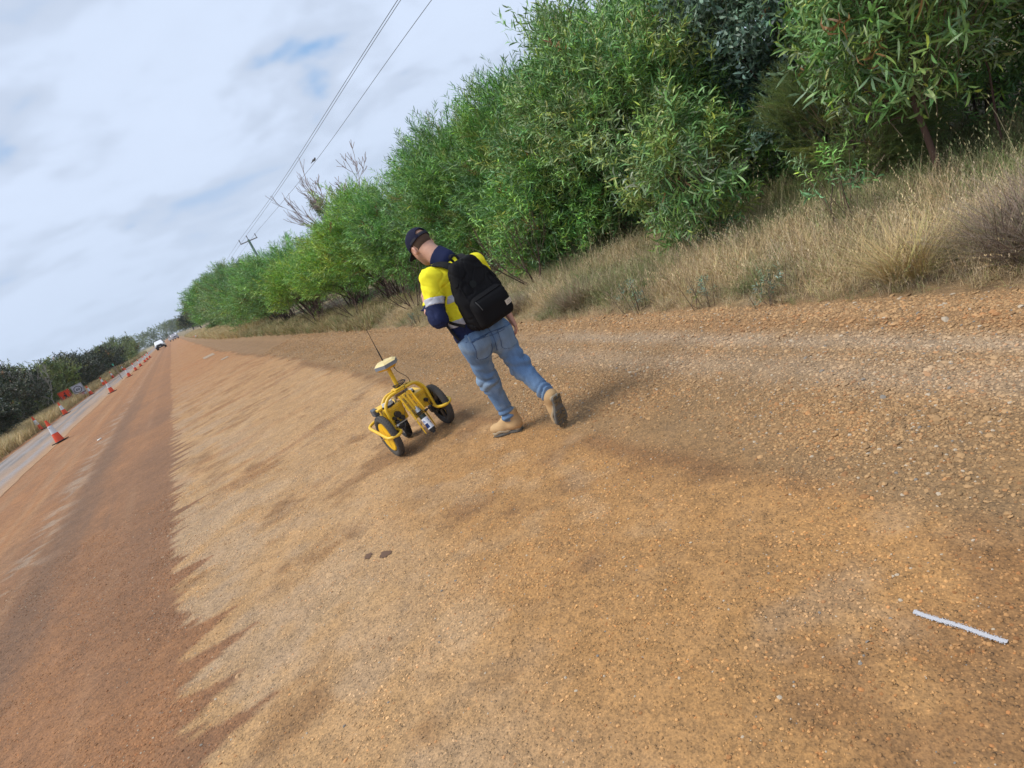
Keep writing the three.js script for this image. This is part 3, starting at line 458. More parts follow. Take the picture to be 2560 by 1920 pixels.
{
  const r = rng(4242), straw = [[0.641, 0.522, 0.322], [0.583, 0.454, 0.288], [0.496, 0.403, 0.262], [0.438, 0.355, 0.262], [0.321, 0.304, 0.157], [0.189, 0.251, 0.087], [0.350, 0.279, 0.219]];
  const pick = (x, z, green = 0) => { const n = fbm(x * 1.7, z * 1.7, 3) + (r() - 0.5) * 0.25 + green, i = n < 0.36 ? (r() < 0.6 ? 0 : 1) : n < 0.5 ? (r() < 0.5 ? 1 : 2) : n < 0.6 ? 3 + Math.floor(r() * 2) : r() < 0.45 ? 5 : 4; const k = 0.8 + 0.4 * r(); return straw[i].map((v) => v * k); };
  const spots = [], fill = (n, d0, d1, z0, z1, s0, s1, green = 0) => { for (let i = 0; i < n; i++) { const z = lerp(z0, z1, r()), e = vergeX(z) + 0.04 + 0.10 * fbm(3, z * 2.2, 2), d = lerp(d0, d1, Math.pow(r(), 0.9)), x = e + d, edge = 0.4 + 0.6 * sstep(0, 0.5, d); spots.push([x, groundH(x, z), z, lerp(s0, s1, r()) * edge, 0.75 + 0.5 * r(), r() * 6.28, pick(x, z, green + 0.12 * sstep(1.2, 2.2, d))]); } };
  fill(5600, 0, 2.3, 0.3, -7, 0.62, 1.08); fill(4200, 0, 2.2, -7, -14, 0.6, 1.0); fill(1500, 0.05, 1.2, -1, -9, 0.4, 0.75); fill(1700, 2.0, 4.5, 0, -14, 0.8, 1.3, 0.2);
  sward('dry_grass', 'dry straw grass along the near verge beneath the wattles', [1, 2, 3, 4, 5, 6].map((s) => tuft(s, { n: 26, h: 0.27 + 0.03 * (s % 3), lean: [0.45, 0.8, 0.6, 1.5, 0.7, 1.1][s - 1], wid: 0.0021, spread: 0.1, seeds: 0.2 })), spots);
  const oats = []; for (let i = 0; i < 210; i++) { const z = lerp(-1.0, -11, r()), x = vergeX(z) + 0.7 + 1.3 * r(), near = fbm(x * 1.3 + 70, z * 1.3, 2); if (near < 0.42) continue; oats.push([x, groundH(x, z), z, 0.8 + 0.35 * r(), 1, r() * 6.28, mixc([0.46, 0.38, 0.22], [0.26, 0.28, 0.11], r() * 0.6)]); }
  sward('wild_oats', 'tall wild oat stalks with hanging seeds above the straw grass', [21, 22, 23].map((s) => tuft(s, { n: 4, h: 0.78, spread: 0.06, wid: 0.0016, lean: 0.22, seeds: 0.85 })), oats);
  const far = [], band = (n, xf, z0, z1, s0, s1, cols) => { for (let i = 0; i < n; i++) { const z = -Math.exp(lerp(Math.log(-z0), Math.log(-z1), r())), x = xf(z), c = cols[Math.floor(r() * cols.length)], k = 0.8 + 0.4 * r(), s = lerp(s0, s1, r()); far.push([x, groundH(x, z), z, s, 0.8 + 0.4 * r(), r() * 6.28, c.map((v) => v * k)]); } };
  const pale = [[0.587, 0.469, 0.250], [0.537, 0.425, 0.231], [0.475, 0.375, 0.206]], mixd = [[0.500, 0.388, 0.213], [0.375, 0.300, 0.163], [0.200, 0.213, 0.075]];
  band(2600, (z) => vergeX(z) + 0.1 + 1.6 * r(), -14, -48, 0.55, 0.95, mixd);
  band(3600, (z) => vergeX(z) + 0.1 + 2.6 * r(), -38, -170, 1.0, 1.7, pale);
  band(6500, (z) => ROAD_L - 0.55 - 2.3 * Math.pow(r(), 0.8), -22, -100, 1.25, 2.0, pale);
  band(2600, (z) => ROAD_L - 0.6 - 3.2 * r(), -100, -230, 1.7, 2.8, mixd);
  band(900, (z) => ROAD_L - 1.2 - 2.2 * r(), -24, -60, 1.0, 1.6, [[0.15, 0.16, 0.055], [0.20, 0.19, 0.08]]);
  sward('roadside_grass', 'dry grass bordering the road into the distance', [31, 32, 33].map((s) => tuft(s, { n: 26, wid: 0.006, h: 0.42, spread: 0.16, seeds: 0.25 })), far);
  // tussocks
  const tg = (seed, n, h, sp) => tuft(seed, { n, h, spread: sp, wid: 0.0019, lean: 1.25 });
  [[4.38, -1.72, 0.62, 0.34, 2600, [0.23, 0.175, 0.15], 'large purple-grey tussock of matted grass spilling onto the gravel'], [4.12, -2.45, 0.5, 0.16, 700, [0.46, 0.35, 0.18], 'yellow straw clump leaning beside the large purple-grey tussock'], [4.0, -6.2, 0.42, 0.2, 900, [0.26, 0.195, 0.145], 'brown tussock below the bright young sapling'], [3.92, -7.55, 0.36, 0.17, 800, [0.24, 0.185, 0.15], 'small brown tussock nearest the backpack'], [3.85, -16.6, 0.34, 0.22, 500, [0.14, 0.11, 0.10], 'dark matted clump at the gravel edge below the bare stems']].forEach(([x, z, h, sp, n, c, label], i) => { const t = thing('grass_tussock', label, 'tussock', [x, groundH(x, z), z], i, 'grass tussocks at the gravel edge'); part('blades', tg(300 + i, n, h, sp), pmat(c, 0.8, { vertexColors: true, side: THREE.DoubleSide }), t); const o = part('blades', tg(340 + i, Math.round(n * 0.35), h * 0.95, sp * 0.9), pmat(c.map((v, k) => v * [1.35, 1.4, 1.35][k]), 0.8, { vertexColors: true, side: THREE.DoubleSide }), t); });
  // green weeds on the edge
  [[3.88, -3.35, 'leafy green weed at the gravel edge below the needle shrub'], [3.85, -4.1, 'leafy green weed at the gravel edge below the gum'], [3.85, -5.0, 'small green weed at the gravel edge below the bright sapling'], [4.25, -1.25, 'grey-green weed in front of the large tussock'], [3.72, -11.2, 'bushy green weed at the gravel edge left of the person']].forEach(([x, z, label], i) => tree('green_weed', label, { x, z, h: 0.2 + 0.04 * (i % 3), low: 0.02, rx: 0.1, n: 16, clumps: 7, size: 0.28, kind: 'broad', pal: 'grey', seed: 400 + i, stems: 3, stemR: 0.004, splay: 0.06, category: 'weed', group: 'green weeds at the gravel edge', crad: 0.07 }));
}
// ---------------------------------------------------------------- line-marking robot
const grime = (() => { const S = 256, a = new Uint8Array(S * S * 4), e = (v) => Math.pow(clamp(v), 1 / 2.2) * 255; for (let y = 0, i = 0; y < S; y++) for (let x = 0; x < S; x++, i++) { const n = fbm(x / 26, y / 26, 4), f = hash2(x, y), k = 0.28 * sstep(0.5, 0.72, n) + (f > 0.985 ? 0.4 : 0), q = mixc([0.80, 0.50, 0.014], [0.40, 0.25, 0.12], k); a.set([e(q[0]), e(q[1]), e(q[2]), 255], i * 4); } const t = new THREE.DataTexture(a, S, S); t.wrapS = t.wrapT = THREE.RepeatWrapping; t.magFilter = THREE.LinearFilter; t.colorSpace = THREE.SRGBColorSpace; t.needsUpdate = true; return t; })();
const yellowPaint = pmat([1, 1, 1], 0.42, { map: grime, clearcoat: 0.25, clearcoatRoughness: 0.35 }), blackRubber = mat([0.022, 0.021, 0.021], 0.85), blackPlastic = mat([0.016, 0.016, 0.018], 0.5), steel = mat([0.55, 0.54, 0.52], 0.3, { metalness: 0.9 }), greyPlastic = mat([0.34, 0.35, 0.37], 0.45), paleGrey = mat([0.52, 0.53, 0.54], 0.45), darkGrey = mat([0.09, 0.095, 0.105], 0.5);
{
  const R = thing('marking_robot', 'yellow three-wheeled line-marking robot with satellite receiver on a short mast', 'robot', [1.335, groundH(1.335, -5.28) + 0.004, -5.28], 4 * D2R);
  const tyreGeo = (() => {
    const g = [new THREE.TorusGeometry(0.170, 0.031, 14, 64).rotateY(Math.PI / 2)], r = rng(6);
    for (let i = 0; i < 46; i++) for (const s of [-1, 0, 1]) {
      const a = ((i + (s === 0 ? 0.5 : 0)) / 46) * Math.PI * 2, k = new THREE.BoxGeometry(0.015, 0.008, 0.012); k.rotateZ(-s * 0.75); k.translate(s * 0.0205, 0.1985 - Math.abs(s) * 0.0075, 0); k.rotateX(a); g.push(k);
    }
    return merged(g);
  })();
  const dusty = mat([0.062, 0.056, 0.05], 0.92);
  const discTex = canvasTex(512, 512, (c) => { c.fillStyle = 'rgb(236,186,16)'; c.fillRect(0, 0, 512, 512); c.fillStyle = 'rgb(52,50,40)'; c.translate(256, 256); c.rotate(-Math.PI / 2); c.font = 'italic 52px monospace'; c.textAlign = 'center'; c.fillText('mobilelocator', 0, 10); });
  const wheel = (x, out) => {
    const w = new THREE.Group(); w.name = 'wheel'; w.position.set(x, 0.201, 0); R.add(w);
    part('tyre', tyreGeo, dusty, w);
    part('rim', merged([new THREE.TorusGeometry(0.142, 0.009, 8, 48).rotateY(Math.PI / 2).scale(2.2, 1, 1)]), blackPlastic, w);
    const disc = new THREE.CylinderGeometry(0.137, 0.137, 0.006, 48).rotateZ(Math.PI / 2).translate(out * 0.02, 0, 0);
    part('wheel_cover', disc, yellowPaint, w);
    if (out < 0) { const pl = new THREE.CircleGeometry(0.13, 40).rotateY(-Math.PI / 2).translate(-0.0265, 0, 0); part('lettering', pl, pmat([1, 1, 1], 0.4, { map: discTex }), w); }
    const sp = []; for (let k = 0; k < 5; k++) { const b = new THREE.BoxGeometry(0.016, 0.12, 0.062).translate(-out * 0.008, 0.078, 0); b.rotateX(k * 1.2566 + 0.4); sp.push(b); }
    sp.push(cyl(0.05, 0.05, 0.05, -out * 0.02, 0, 0, 'x')); part('spokes', merged(sp), blackPlastic, w);
    part('axle_bolt', merged([cyl(0.008, 0.008, 0.06, out * 0.05, 0, 0, 'x', 8), cyl(0.013, 0.013, 0.012, out * 0.034, 0, 0, 'x', 6)]), steel, w);
  };
  wheel(-0.276, -1); wheel(0.276, 1);
  const c = new THREE.Group(); c.name = 'caster_wheel'; c.position.set(-0.03, 0.095, -0.3); R.add(c);
  part('tyre', new THREE.TorusGeometry(0.066, 0.029, 12, 40).rotateY(Math.PI / 2).scale(1.25, 1, 1), blackRubber, c); part('rim', cyl(0.042, 0.042, 0.045, 0, 0, 0, 'x'), greyPlastic, c);
  part('fork', merged([box(0.012, 0.16, 0.04, -0.05, 0.06, 0), box(0.012, 0.16, 0.04, 0.05, 0.06, 0), box(0.12, 0.014, 0.07, 0, 0.14, 0.02)]), blackPlastic, c);
  // frame hoops
  for (const [z, dx] of [[0.035, 0], [-0.035, 0.006]]) part('frame_hoop', pipe([[-0.215 - dx, 0.235, z + 0.02], [-0.205 - dx, 0.44, z], [-0.135 - dx, 0.512, z - 0.005], [0.155, 0.512, z - 0.005], [0.212, 0.43, z], [0.215, 0.235, z + 0.02]], 0.0145, 0.06), yellowPaint, R);
  for (const s of [-1, 1]) {
    part('bumper', pipe([[s * 0.205, 0.232, 0.05], [s * 0.20, 0.225, 0.155], [s * 0.255, 0.222, 0.20], [s * 0.335, 0.226, 0.165], [s * 0.345, 0.30, -0.235], [s * 0.25, 0.315, -0.262], [s * 0.19, 0.315, -0.2]], 0.0142, 0.06), yellowPaint, R);
    part('axle_plate', merged([box(0.014, 0.1, 0.09, s * 0.213, 0.215, 0.02), cyl(0.03, 0.03, 0.05, s * 0.2, 0.2, 0, 'x')]), blackPlastic, R);
  }
  // bodies either side of the mast
  const bodyL = part('battery_box', merged([box(0.165, 0.15, 0.26, -0.125, 0.335, -0.10, 0.008), box(0.175, 0.03, 0.27, -0.125, 0.412, -0.10, 0.006), box(0.158, 0.008, 0.01, -0.125, 0.392, 0.037)]), yellowPaint, R);
  const bodyR = part('electronics_box', merged([box(0.15, 0.15, 0.25, 0.118, 0.325, -0.10, 0.008), box(0.16, 0.028, 0.26, 0.118, 0.402, -0.10, 0.006), box(0.143, 0.008, 0.01, 0.118, 0.383, 0.032)]), yellowPaint, R);
  part('lid_cap', merged([new THREE.CylinderGeometry(0.052, 0.058, 0.04, 8).translate(-0.148, 0.455, -0.02)]), paleGrey, bodyL); part('cap_gasket', new THREE.CylinderGeometry(0.061, 0.061, 0.02, 8).translate(-0.148, 0.436, -0.02), blackPlastic, bodyL);
  part('lid_cap', merged([new THREE.CylinderGeometry(0.036, 0.04, 0.02, 16).translate(0.1, 0.44, -0.06), box(0.07, 0.035, 0.04, 0.072, 0.455, -0.13)]), paleGrey, bodyR); part('cap_gasket', merged([new THREE.CylinderGeometry(0.042, 0.042, 0.016, 16).translate(0.1, 0.424, -0.06), box(0.075, 0.02, 0.05, 0.072, 0.43, -0.13)]), blackPlastic, bodyR);
  part('connector', merged([cyl(0.028, 0.026, 0.05, -0.135, 0.345, 0.052, 'z'), cyl(0.022, 0.022, 0.05, -0.11, 0.30, 0.052, 'z'), cyl(0.018, 0.018, 0.04, -0.165, 0.285, 0.05, 'z'), cyl(0.014, 0.014, 0.04, -0.175, 0.325, 0.05, 'z')]), blackPlastic, bodyL);
  part('connector', cyl(0.018, 0.018, 0.03, 0.165, 0.315, 0.04, 'z'), blackPlastic, bodyR);
  const warn = canvasTex(64, 128, (k) => { k.fillStyle = '#cfcbbd'; k.fillRect(0, 0, 64, 128); k.fillStyle = '#222'; for (const y of [44, 82]) { k.beginPath(); k.moveTo(32, y); k.lineTo(48, y + 26); k.lineTo(16, y + 26); k.fill(); } k.strokeStyle = '#7a3c80'; k.lineWidth = 4; k.beginPath(); k.arc(36, 22, 10, 0, 7); k.stroke(); });
  part('warning_label', new THREE.PlaneGeometry(0.034, 0.075).translate(0.085, 0.32, 0.0272), pmat([1, 1, 1], 0.5, { map: warn }), bodyR);
  part('side_pod', box(0.05, 0.07, 0.09, -0.26, 0.42, -0.11, 0.012), darkGrey, R); part('side_bracket', box(0.07, 0.02, 0.12, -0.225, 0.437, -0.08, 0.005), yellowPaint, R);
  part('motor', merged([cyl(0.022, 0.022, 0.09, -0.15, 0.235, 0.06, 'x'), box(0.05, 0.03, 0.05, -0.17, 0.25, 0.085)]), blackPlastic, R); part('gear_bracket', merged([box(0.11, 0.006, 0.05, -0.14, 0.272, 0.075), cyl(0.015, 0.015, 0.02, -0.19, 0.258, 0.09, 'x')]), steel, R);
  // spray-can carrier: a channel sloping down to the back
  const car = new THREE.Group(); car.name = 'can_carrier'; car.position.set(0.0, 0.47, 0.052); car.rotation.set(-0.36, 0, 0.06); car.scale.set(1.18, 1.08, 1.15); R.add(car);
  const fin = (s, len) => { const sh = new THREE.Shape(); sh.moveTo(0, 0.01); sh.lineTo(0.042, -0.01); sh.lineTo(0.042, -0.2); sh.lineTo(0.014, -len); sh.lineTo(0, -len); sh.lineTo(0, 0.01); return new THREE.ExtrudeGeometry(sh, { depth: 0.004, bevelEnabled: false }).rotateY(-Math.PI / 2).translate(s, 0, 0); };
  part('side_plate', fin(-0.047, 0.37), yellowPaint, car); part('side_plate', fin(0.051, 0.36), yellowPaint, car);
  part('back_plate', merged([box(0.094, 0.23, 0.004, 0, -0.11, 0.004), box(0.014, 0.22, 0.012, -0.012, -0.11, 0.01), box(0.014, 0.22, 0.012, 0.014, -0.11, 0.01)]), yellowPaint, car);
  const slots = []; for (const s of [-0.03, -0.022, 0.03]) for (let k = 0; k < 3; k++) slots.push(box(0.003, 0.045, 0.002, s, -0.05 - k * 0.06, 0.0072, 0.0005)); part('slots', merged(slots), darkGrey, car);
  const bolts = []; for (const s of [-0.052, 0.054]) for (let k = 0; k < 3; k++) bolts.push(cyl(0.005, 0.005, 0.006, s, -0.06 - k * 0.09, 0.02, 'x', 6), cyl(0.004, 0.004, 0.005, s * 0.75, -0.04 - k * 0.08, 0.01, 'z', 6)); part('bolts', merged(bolts), steel, car);
  part('solenoid', merged([cyl(0.027, 0.027, 0.016, 0.0, -0.185, 0.036, 'y'), cyl(0.022, 0.022, 0.014, 0, -0.168, 0.036, 'y'), cyl(0.008, 0.008, 0.02, 0.004, -0.152, 0.036)]), steel, car);
  part('clamp', merged([cyl(0.0285, 0.0285, 0.006, 0, -0.199, 0.036), cyl(0.0285, 0.0285, 0.006, 0, -0.212, 0.036), box(0.02, 0.02, 0.03, 0.052, -0.215, 0.036)]), blackPlastic, car);
  part('clamp_knob', merged([cyl(0.006, 0.006, 0.03, 0.068, -0.215, 0.036, 'x'), cyl(0.012, 0.014, 0.018, 0.088, -0.212, 0.036, 'x')]), blackPlastic, car);
  const can = new THREE.Group(); can.name = 'paint_can'; can.position.set(0, -0.29, 0.038); car.add(can);
  const canTex = canvasTex(256, 256, (k) => { k.fillStyle = '#d9dde6'; k.fillRect(0, 0, 256, 256); k.fillStyle = '#2a2f28'; k.fillRect(0, 0, 256, 66); k.fillStyle = '#8fa03c'; k.font = 'bold 34px sans-serif'; for (const x of [8, 132]) k.fillText('DY', x + 30, 46); k.fillStyle = '#2a4f9f'; k.font = 'bold 58px sans-serif'; for (const x of [0, 128]) k.fillText('IFA', x + 12, 138); k.fillStyle = '#152f66'; for (const x of [0, 128]) { k.beginPath(); k.moveTo(x + 22, 158); k.lineTo(x + 112, 158); k.lineTo(x + 112, 236); k.lineTo(x + 40, 236); k.fill(); } });
  canTex.wrapS = THREE.RepeatWrapping;
  part('can_body', new THREE.CylinderGeometry(0.026, 0.026, 0.135, 28, 1), pmat([1, 1, 1], 0.3, { map: canTex }), can); part('can_cap', merged([cyl(0.0265, 0.021, 0.03, 0, -0.083, 0), cyl(0.014, 0.014, 0.014, 0, -0.103, 0)]), blackPlastic, can);
  // mast, receiver and aerial
  const mast = part('mast', merged([cyl(0.0185, 0.0185, 0.215, 0.012, 0.612, -0.03), box(0.1, 0.01, 0.105, 0.0, 0.531, -0.01, 0.004)]), yellowPaint, R);
  part('clamp_bars', merged([box(0.012, 0.09, 0.05, 0.045, 0.47, -0.02), box(0.012, 0.09, 0.05, 0.07, 0.465, -0.02), box(0.012, 0.1, 0.05, -0.075, 0.46, 0.005), box(0.11, 0.04, 0.05, 0, 0.462, -0.05)]), steel, mast);
  const rec = new THREE.Group(); rec.name = 'receiver'; rec.position.set(0.012, 0.752, -0.03); rec.rotation.y = 0.55; R.add(rec);
  const six = (r0, r1, h, y) => { const g = new THREE.CylinderGeometry(r0, r1, h, 6, 1); g.translate(0, y, 0); return g; };
  part('housing_top', merged([six(0.082, 0.112, 0.016, 0.034)].map((g) => g.toNonIndexed())), mat([0.66, 0.52, 0.24], 0.5, { flatShading: true }), rec); part('bumper_ring', six(0.113, 0.115, 0.032, 0.010).toNonIndexed(), mat([0.20, 0.215, 0.245], 0.5, { flatShading: true }), rec); part('housing_base', merged([six(0.110, 0.085, 0.022, -0.017), six(0.085, 0.02, 0.014, -0.034)]), mat([0.70, 0.40, 0.03], 0.5, { flatShading: true }), rec);
  const aer = new THREE.Group(); aer.name = 'aerial'; aer.position.set(0.02, 0.785, -0.085); R.add(aer);
  part('whip', merged([cyl(0.0022, 0.0035, 0.2, 0.0, 0.22, 0), cyl(0.0045, 0.0068, 0.14, 0, 0.06, 0)]), blackPlastic, aer);
  part('cable', merged([tube([[0.065, 0.715, -0.03], [0.07, 0.665, -0.02], [0.10, 0.61, 0.0], [0.125, 0.565, 0.0], [0.115, 0.515, 0.01], [0.07, 0.54, 0.02]], 0.0028, 40, 6), cyl(0.006, 0.004, 0.04, 0.066, 0.708, -0.03), ...[0, 1, 2, 3].map((k) => tube(Array.from({ length: 12 }, (_, i) => { const a = (i / 12) * 6.283; return [0.03 + Math.cos(a) * (0.055 + k * 0.003), 0.545 + 0.005 * k + 0.006 * Math.sin(a * 2 + k), -0.02 + Math.sin(a) * (0.042 + 0.003 * k)]; }), 0.0034, 40, 5, true)), tube([[0.05, 0.54, 0.03], [0.03, 0.5, 0.062], [-0.01, 0.43, 0.075], [-0.055, 0.37, 0.085], [-0.085, 0.31, 0.075]], 0.0026, 30, 6)]), blackPlastic, R);
  part('cable', merged([tube([[0.165, 0.315, 0.055], [0.168, 0.26, 0.075], [0.18, 0.235, 0.075], [0.21, 0.235, 0.055]], 0.003, 24, 6), tube([[-0.17, 0.25, 0.11], [-0.165, 0.2, 0.11], [-0.12, 0.135, 0.12], [-0.05, 0.13, 0.15], [-0.02, 0.19, 0.17]], 0.003, 30, 6), tube([[-0.17, 0.285, 0.07], [-0.13, 0.255, 0.11], [-0.16, 0.22, 0.12], [-0.2, 0.21, 0.09]], 0.003, 20, 6)]), blackPlastic, R);
}
// ---------------------------------------------------------------- distance fields for the figure
const vsub = (a, b) => [a[0] - b[0], a[1] - b[1], a[2] - b[2]];
function capd(p, a, b, ra, rb) { const bx = b[0] - a[0], by = b[1] - a[1], bz = b[2] - a[2], px = p[0] - a[0], py = p[1] - a[1], pz = p[2] - a[2], t = clamp((px * bx + py * by + pz * bz) / (bx * bx + by * by + bz * bz)); return Math.hypot(px - bx * t, py - by * t, pz - bz * t) - lerp(ra, rb, t); }
function along(p, a, b) { const d = vsub(b, a), q = vsub(p, a); return (q[0] * d[0] + q[1] * d[1] + q[2] * d[2]) / (d[0] * d[0] + d[1] * d[1] + d[2] * d[2]); }
function ell(p, c, r) { const x = (p[0] - c[0]) / r[0], y = (p[1] - c[1]) / r[1], z = (p[2] - c[2]) / r[2], k = Math.hypot(x, y, z), q = Math.hypot(x / r[0], y / r[1], z / r[2]); return k < 1e-6 ? -Math.min(...r) : k * (k - 1) / q; }
function smin(a, b, k) { const h = Math.max(k - Math.abs(a - b), 0) / k; return Math.min(a, b) - h * h * k * 0.25; }
function rbox(p, h, r) { const x = Math.abs(p[0]) - h[0] + r, y = Math.abs(p[1]) - h[1] + r, z = Math.abs(p[2]) - h[2] + r; return Math.hypot(Math.max(x, 0), Math.max(y, 0), Math.max(z, 0)) + Math.min(Math.max(x, y, z), 0) - r; }
// surface nets: smooth closed mesh of f = 0
function net(f, lo, hi, cell, paint) {
  const n = [0, 1, 2].map((k) => Math.ceil((hi[k] - lo[k]) / cell) + 2), [nx, ny, nz] = n, val = new Float32Array(nx * ny * nz), at = (i, j, k) => (k * ny + j) * nx + i;
  for (let k = 0; k < nz; k++) for (let j = 0; j < ny; j++) for (let i = 0; i < nx; i++) val[at(i, j, k)] = f([lo[0] + i * cell, lo[1] + j * cell, lo[2] + k * cell]);
  const id = new Int32Array(nx * ny * nz).fill(-1), pos = [], idx = [];
  for (let k = 0; k < nz - 1; k++) for (let j = 0; j < ny - 1; j++) for (let i = 0; i < nx - 1; i++) {
    let m = 0, c = 0, sx = 0, sy = 0, sz = 0; const v = [];
    for (let q = 0; q < 8; q++) { const w = val[at(i + (q & 1), j + ((q >> 1) & 1), k + (q >> 2))]; v.push(w); if (w < 0) m |= 1 << q; }
    if (m === 0 || m === 255) continue;
    for (let a = 0; a < 8; a++) for (const bit of [1, 2, 4]) { const b = a | bit; if (b === a) continue; if ((v[a] < 0) === (v[b] < 0)) continue; const t = v[a] / (v[a] - v[b]); sx += (a & 1) + (bit === 1 ? t : 0); sy += ((a >> 1) & 1) + (bit === 2 ? t : 0); sz += (a >> 2) + (bit === 4 ? t : 0); c++; }
    id[at(i, j, k)] = pos.length / 3; pos.push(lo[0] + (i + sx / c) * cell, lo[1] + (j + sy / c) * cell, lo[2] + (k + sz / c) * cell);
  }
  const quad = (a, b, c, d, flip) => { if (a < 0 || b < 0 || c < 0 || d < 0) return; if (flip) idx.push(a, c, b, a, d, c); else idx.push(a, b, c, a, c, d); };
  for (let k = 1; k < nz - 1; k++) for (let j = 1; j < ny - 1; j++) for (let i = 1; i < nx - 1; i++) {
    const s = val[at(i, j, k)] < 0;
    if (s !== val[at(i + 1, j, k)] < 0) quad(id[at(i, j - 1, k - 1)], id[at(i, j, k - 1)], id[at(i, j, k)], id[at(i, j - 1, k)], !s);
    if (s !== val[at(i, j + 1, k)] < 0) quad(id[at(i - 1, j, k - 1)], id[at(i - 1, j, k)], id[at(i, j, k)], id[at(i, j, k - 1)], !s);
    if (s !== val[at(i, j, k + 1)] < 0) quad(id[at(i - 1, j - 1, k)], id[at(i, j - 1, k)], id[at(i, j, k)], id[at(i - 1, j, k)], !s);
  }
  const g = new THREE.BufferGeometry(); g.setAttribute('position', new THREE.Float32BufferAttribute(pos, 3)); g.setIndex(idx); g.computeVertexNormals();
  if (paint) { const c = []; for (let i = 0; i < pos.length; i += 3) c.push(...paint([pos[i], pos[i + 1], pos[i + 2]])); g.setAttribute('color', new THREE.Float32BufferAttribute(c, 3)); }
  const uv = []; for (let i = 0; i < pos.length; i += 3) uv.push(pos[i] + pos[i + 2], pos[i + 1]); g.setAttribute('uv', new THREE.Float32BufferAttribute(uv, 2));
  return g;
}
function joinNets(list) { return mergeGeometries(list.map((g) => g.toNonIndexed())); }
// ---------------------------------------------------------------- the person
const clothTex = (() => { const S = 256, a = new Uint8Array(S * S * 4), r = rng(3); for (let i = 0; i < S * S; i++) { const v = 128 + 60 * (r() - 0.5) + 34 * Math.sin((i % S) * 0.8) + 30 * Math.sin(Math.floor(i / S) * 1.4); a.set([v, v, v, 255], i * 4); } const t = new THREE.DataTexture(a, S, S); t.wrapS = t.wrapT = THREE.RepeatWrapping; t.magFilter = THREE.LinearFilter; t.repeat.set(5, 5); t.needsUpdate = true; return t; })();
const denimTex = (() => { const S = 512, a = new Uint8Array(S * S * 4), r = rng(9); for (let y = 0, i = 0; y < S; y++) for (let x = 0; x < S; x++, i++) { const v = 205 + 40 * (r() - 0.5) + 16 * Math.sin((x + y) * 0.7) + 34 * (fbm(x / 30, y / 90, 3) - 0.5); a.set([clamp(v * 0.98, 0, 255), clamp(v, 0, 255), clamp(v * 1.01, 0, 255), 255], i * 4); } const t = new THREE.DataTexture(a, S, S); t.wrapS = t.wrapT = THREE.RepeatWrapping; t.magFilter = THREE.LinearFilter; t.repeat.set(2.2, 2.2); t.colorSpace = THREE.SRGBColorSpace; t.needsUpdate = true; return t; })();
const PB = [1.75, 0, -4.1], P = thing('person', 'person in yellow and navy work shirt, jeans and tan boots walking away, head bowed', 'person', [PB[0], groundH(1.7, -4.2), PB[2]]);
const skin = [0.52, 0.285, 0.20];
const J = { ls: [-0.175, 1.365, 0.045], rs: [0.205, 1.315, 0.02], nb: [-0.005, 1.43, 0.0], nt: [-0.045, 1.535, -0.085], le: [-0.262, 1.095, 0.105], lw: [-0.205, 1.19, -0.13], re: [0.262, 1.07, -0.02], rw: [0.268, 0.865, 0.045], pel: [0.018, 0.865, 0.055], ch: [0.005, 1.24, 0.02], lh: [-0.085, 0.83, 0.055], rh: [0.118, 0.79, 0.065], lk: [-0.055, 0.485, -0.075], la: [-0.012, 0.115, -0.105], rk: [0.150, 0.49, 0.105], ra: [0.160, 0.272, 0.312] };
// head frame: face looks ahead, a little left and down
const headM = new M4().compose(V(-0.058, 1.578, -0.118), new Q4().setFromEuler(new THREE.Euler(-0.52, 0.20, 0.02, 'YXZ')), V(1, 1, 1)), headI = headM.clone().invert();
const toHead = (p) => { const v = V(...p).applyMatrix4(headI); return [v.x, v.y, v.z]; };
const headF = (q) => { // local: +y crown, -z face
  let d = ell(q, [0, 0.028, 0.008], [0.076, 0.094, 0.098]);
  d = smin(d, ell(q, [0, -0.05, -0.032], [0.059, 0.068, 0.064]), 0.05);
  d = smin(d, ell(q, [0, -0.095, -0.062], [0.032, 0.026, 0.03]), 0.035);
  d = smin(d, capd(q, [0, 0.01, -0.088], [0, -0.032, -0.112], 0.010, 0.0135), 0.016);
  d = smin(d, capd(q, [-0.035, 0.018, -0.082], [0.035, 0.018, -0.082], 0.009, 0.009), 0.02);
  d = smin(d, capd(q, [-0.02, -0.066, -0.094], [0.02, -0.066, -0.094], 0.006, 0.006), 0.01);
  for (const s of [-1, 1]) { d = Math.max(d, -(Math.hypot(q[0] - s * 0.03, q[1] - 0.002, q[2] + 0.094) - 0.011)); d = Math.min(d, ell(q, [s * 0.030, 0.002, -0.083], [0.012, 0.010, 0.011])); const e = Math.max(ell(q, [s * 0.081, -0.016, 0.012], [0.011, 0.033, 0.021]), -ell(q, [s * 0.092, -0.014, 0.008], [0.009, 0.021, 0.011])); d = smin(d, e, 0.008); }
  return d;
};
const neckF = (p) => smin(capd(p, J.nb, J.nt, 0.062, 0.058), capd(p, [0, 1.4, 0.03], [-0.04, 1.53, -0.05], 0.055, 0.052), 0.03);
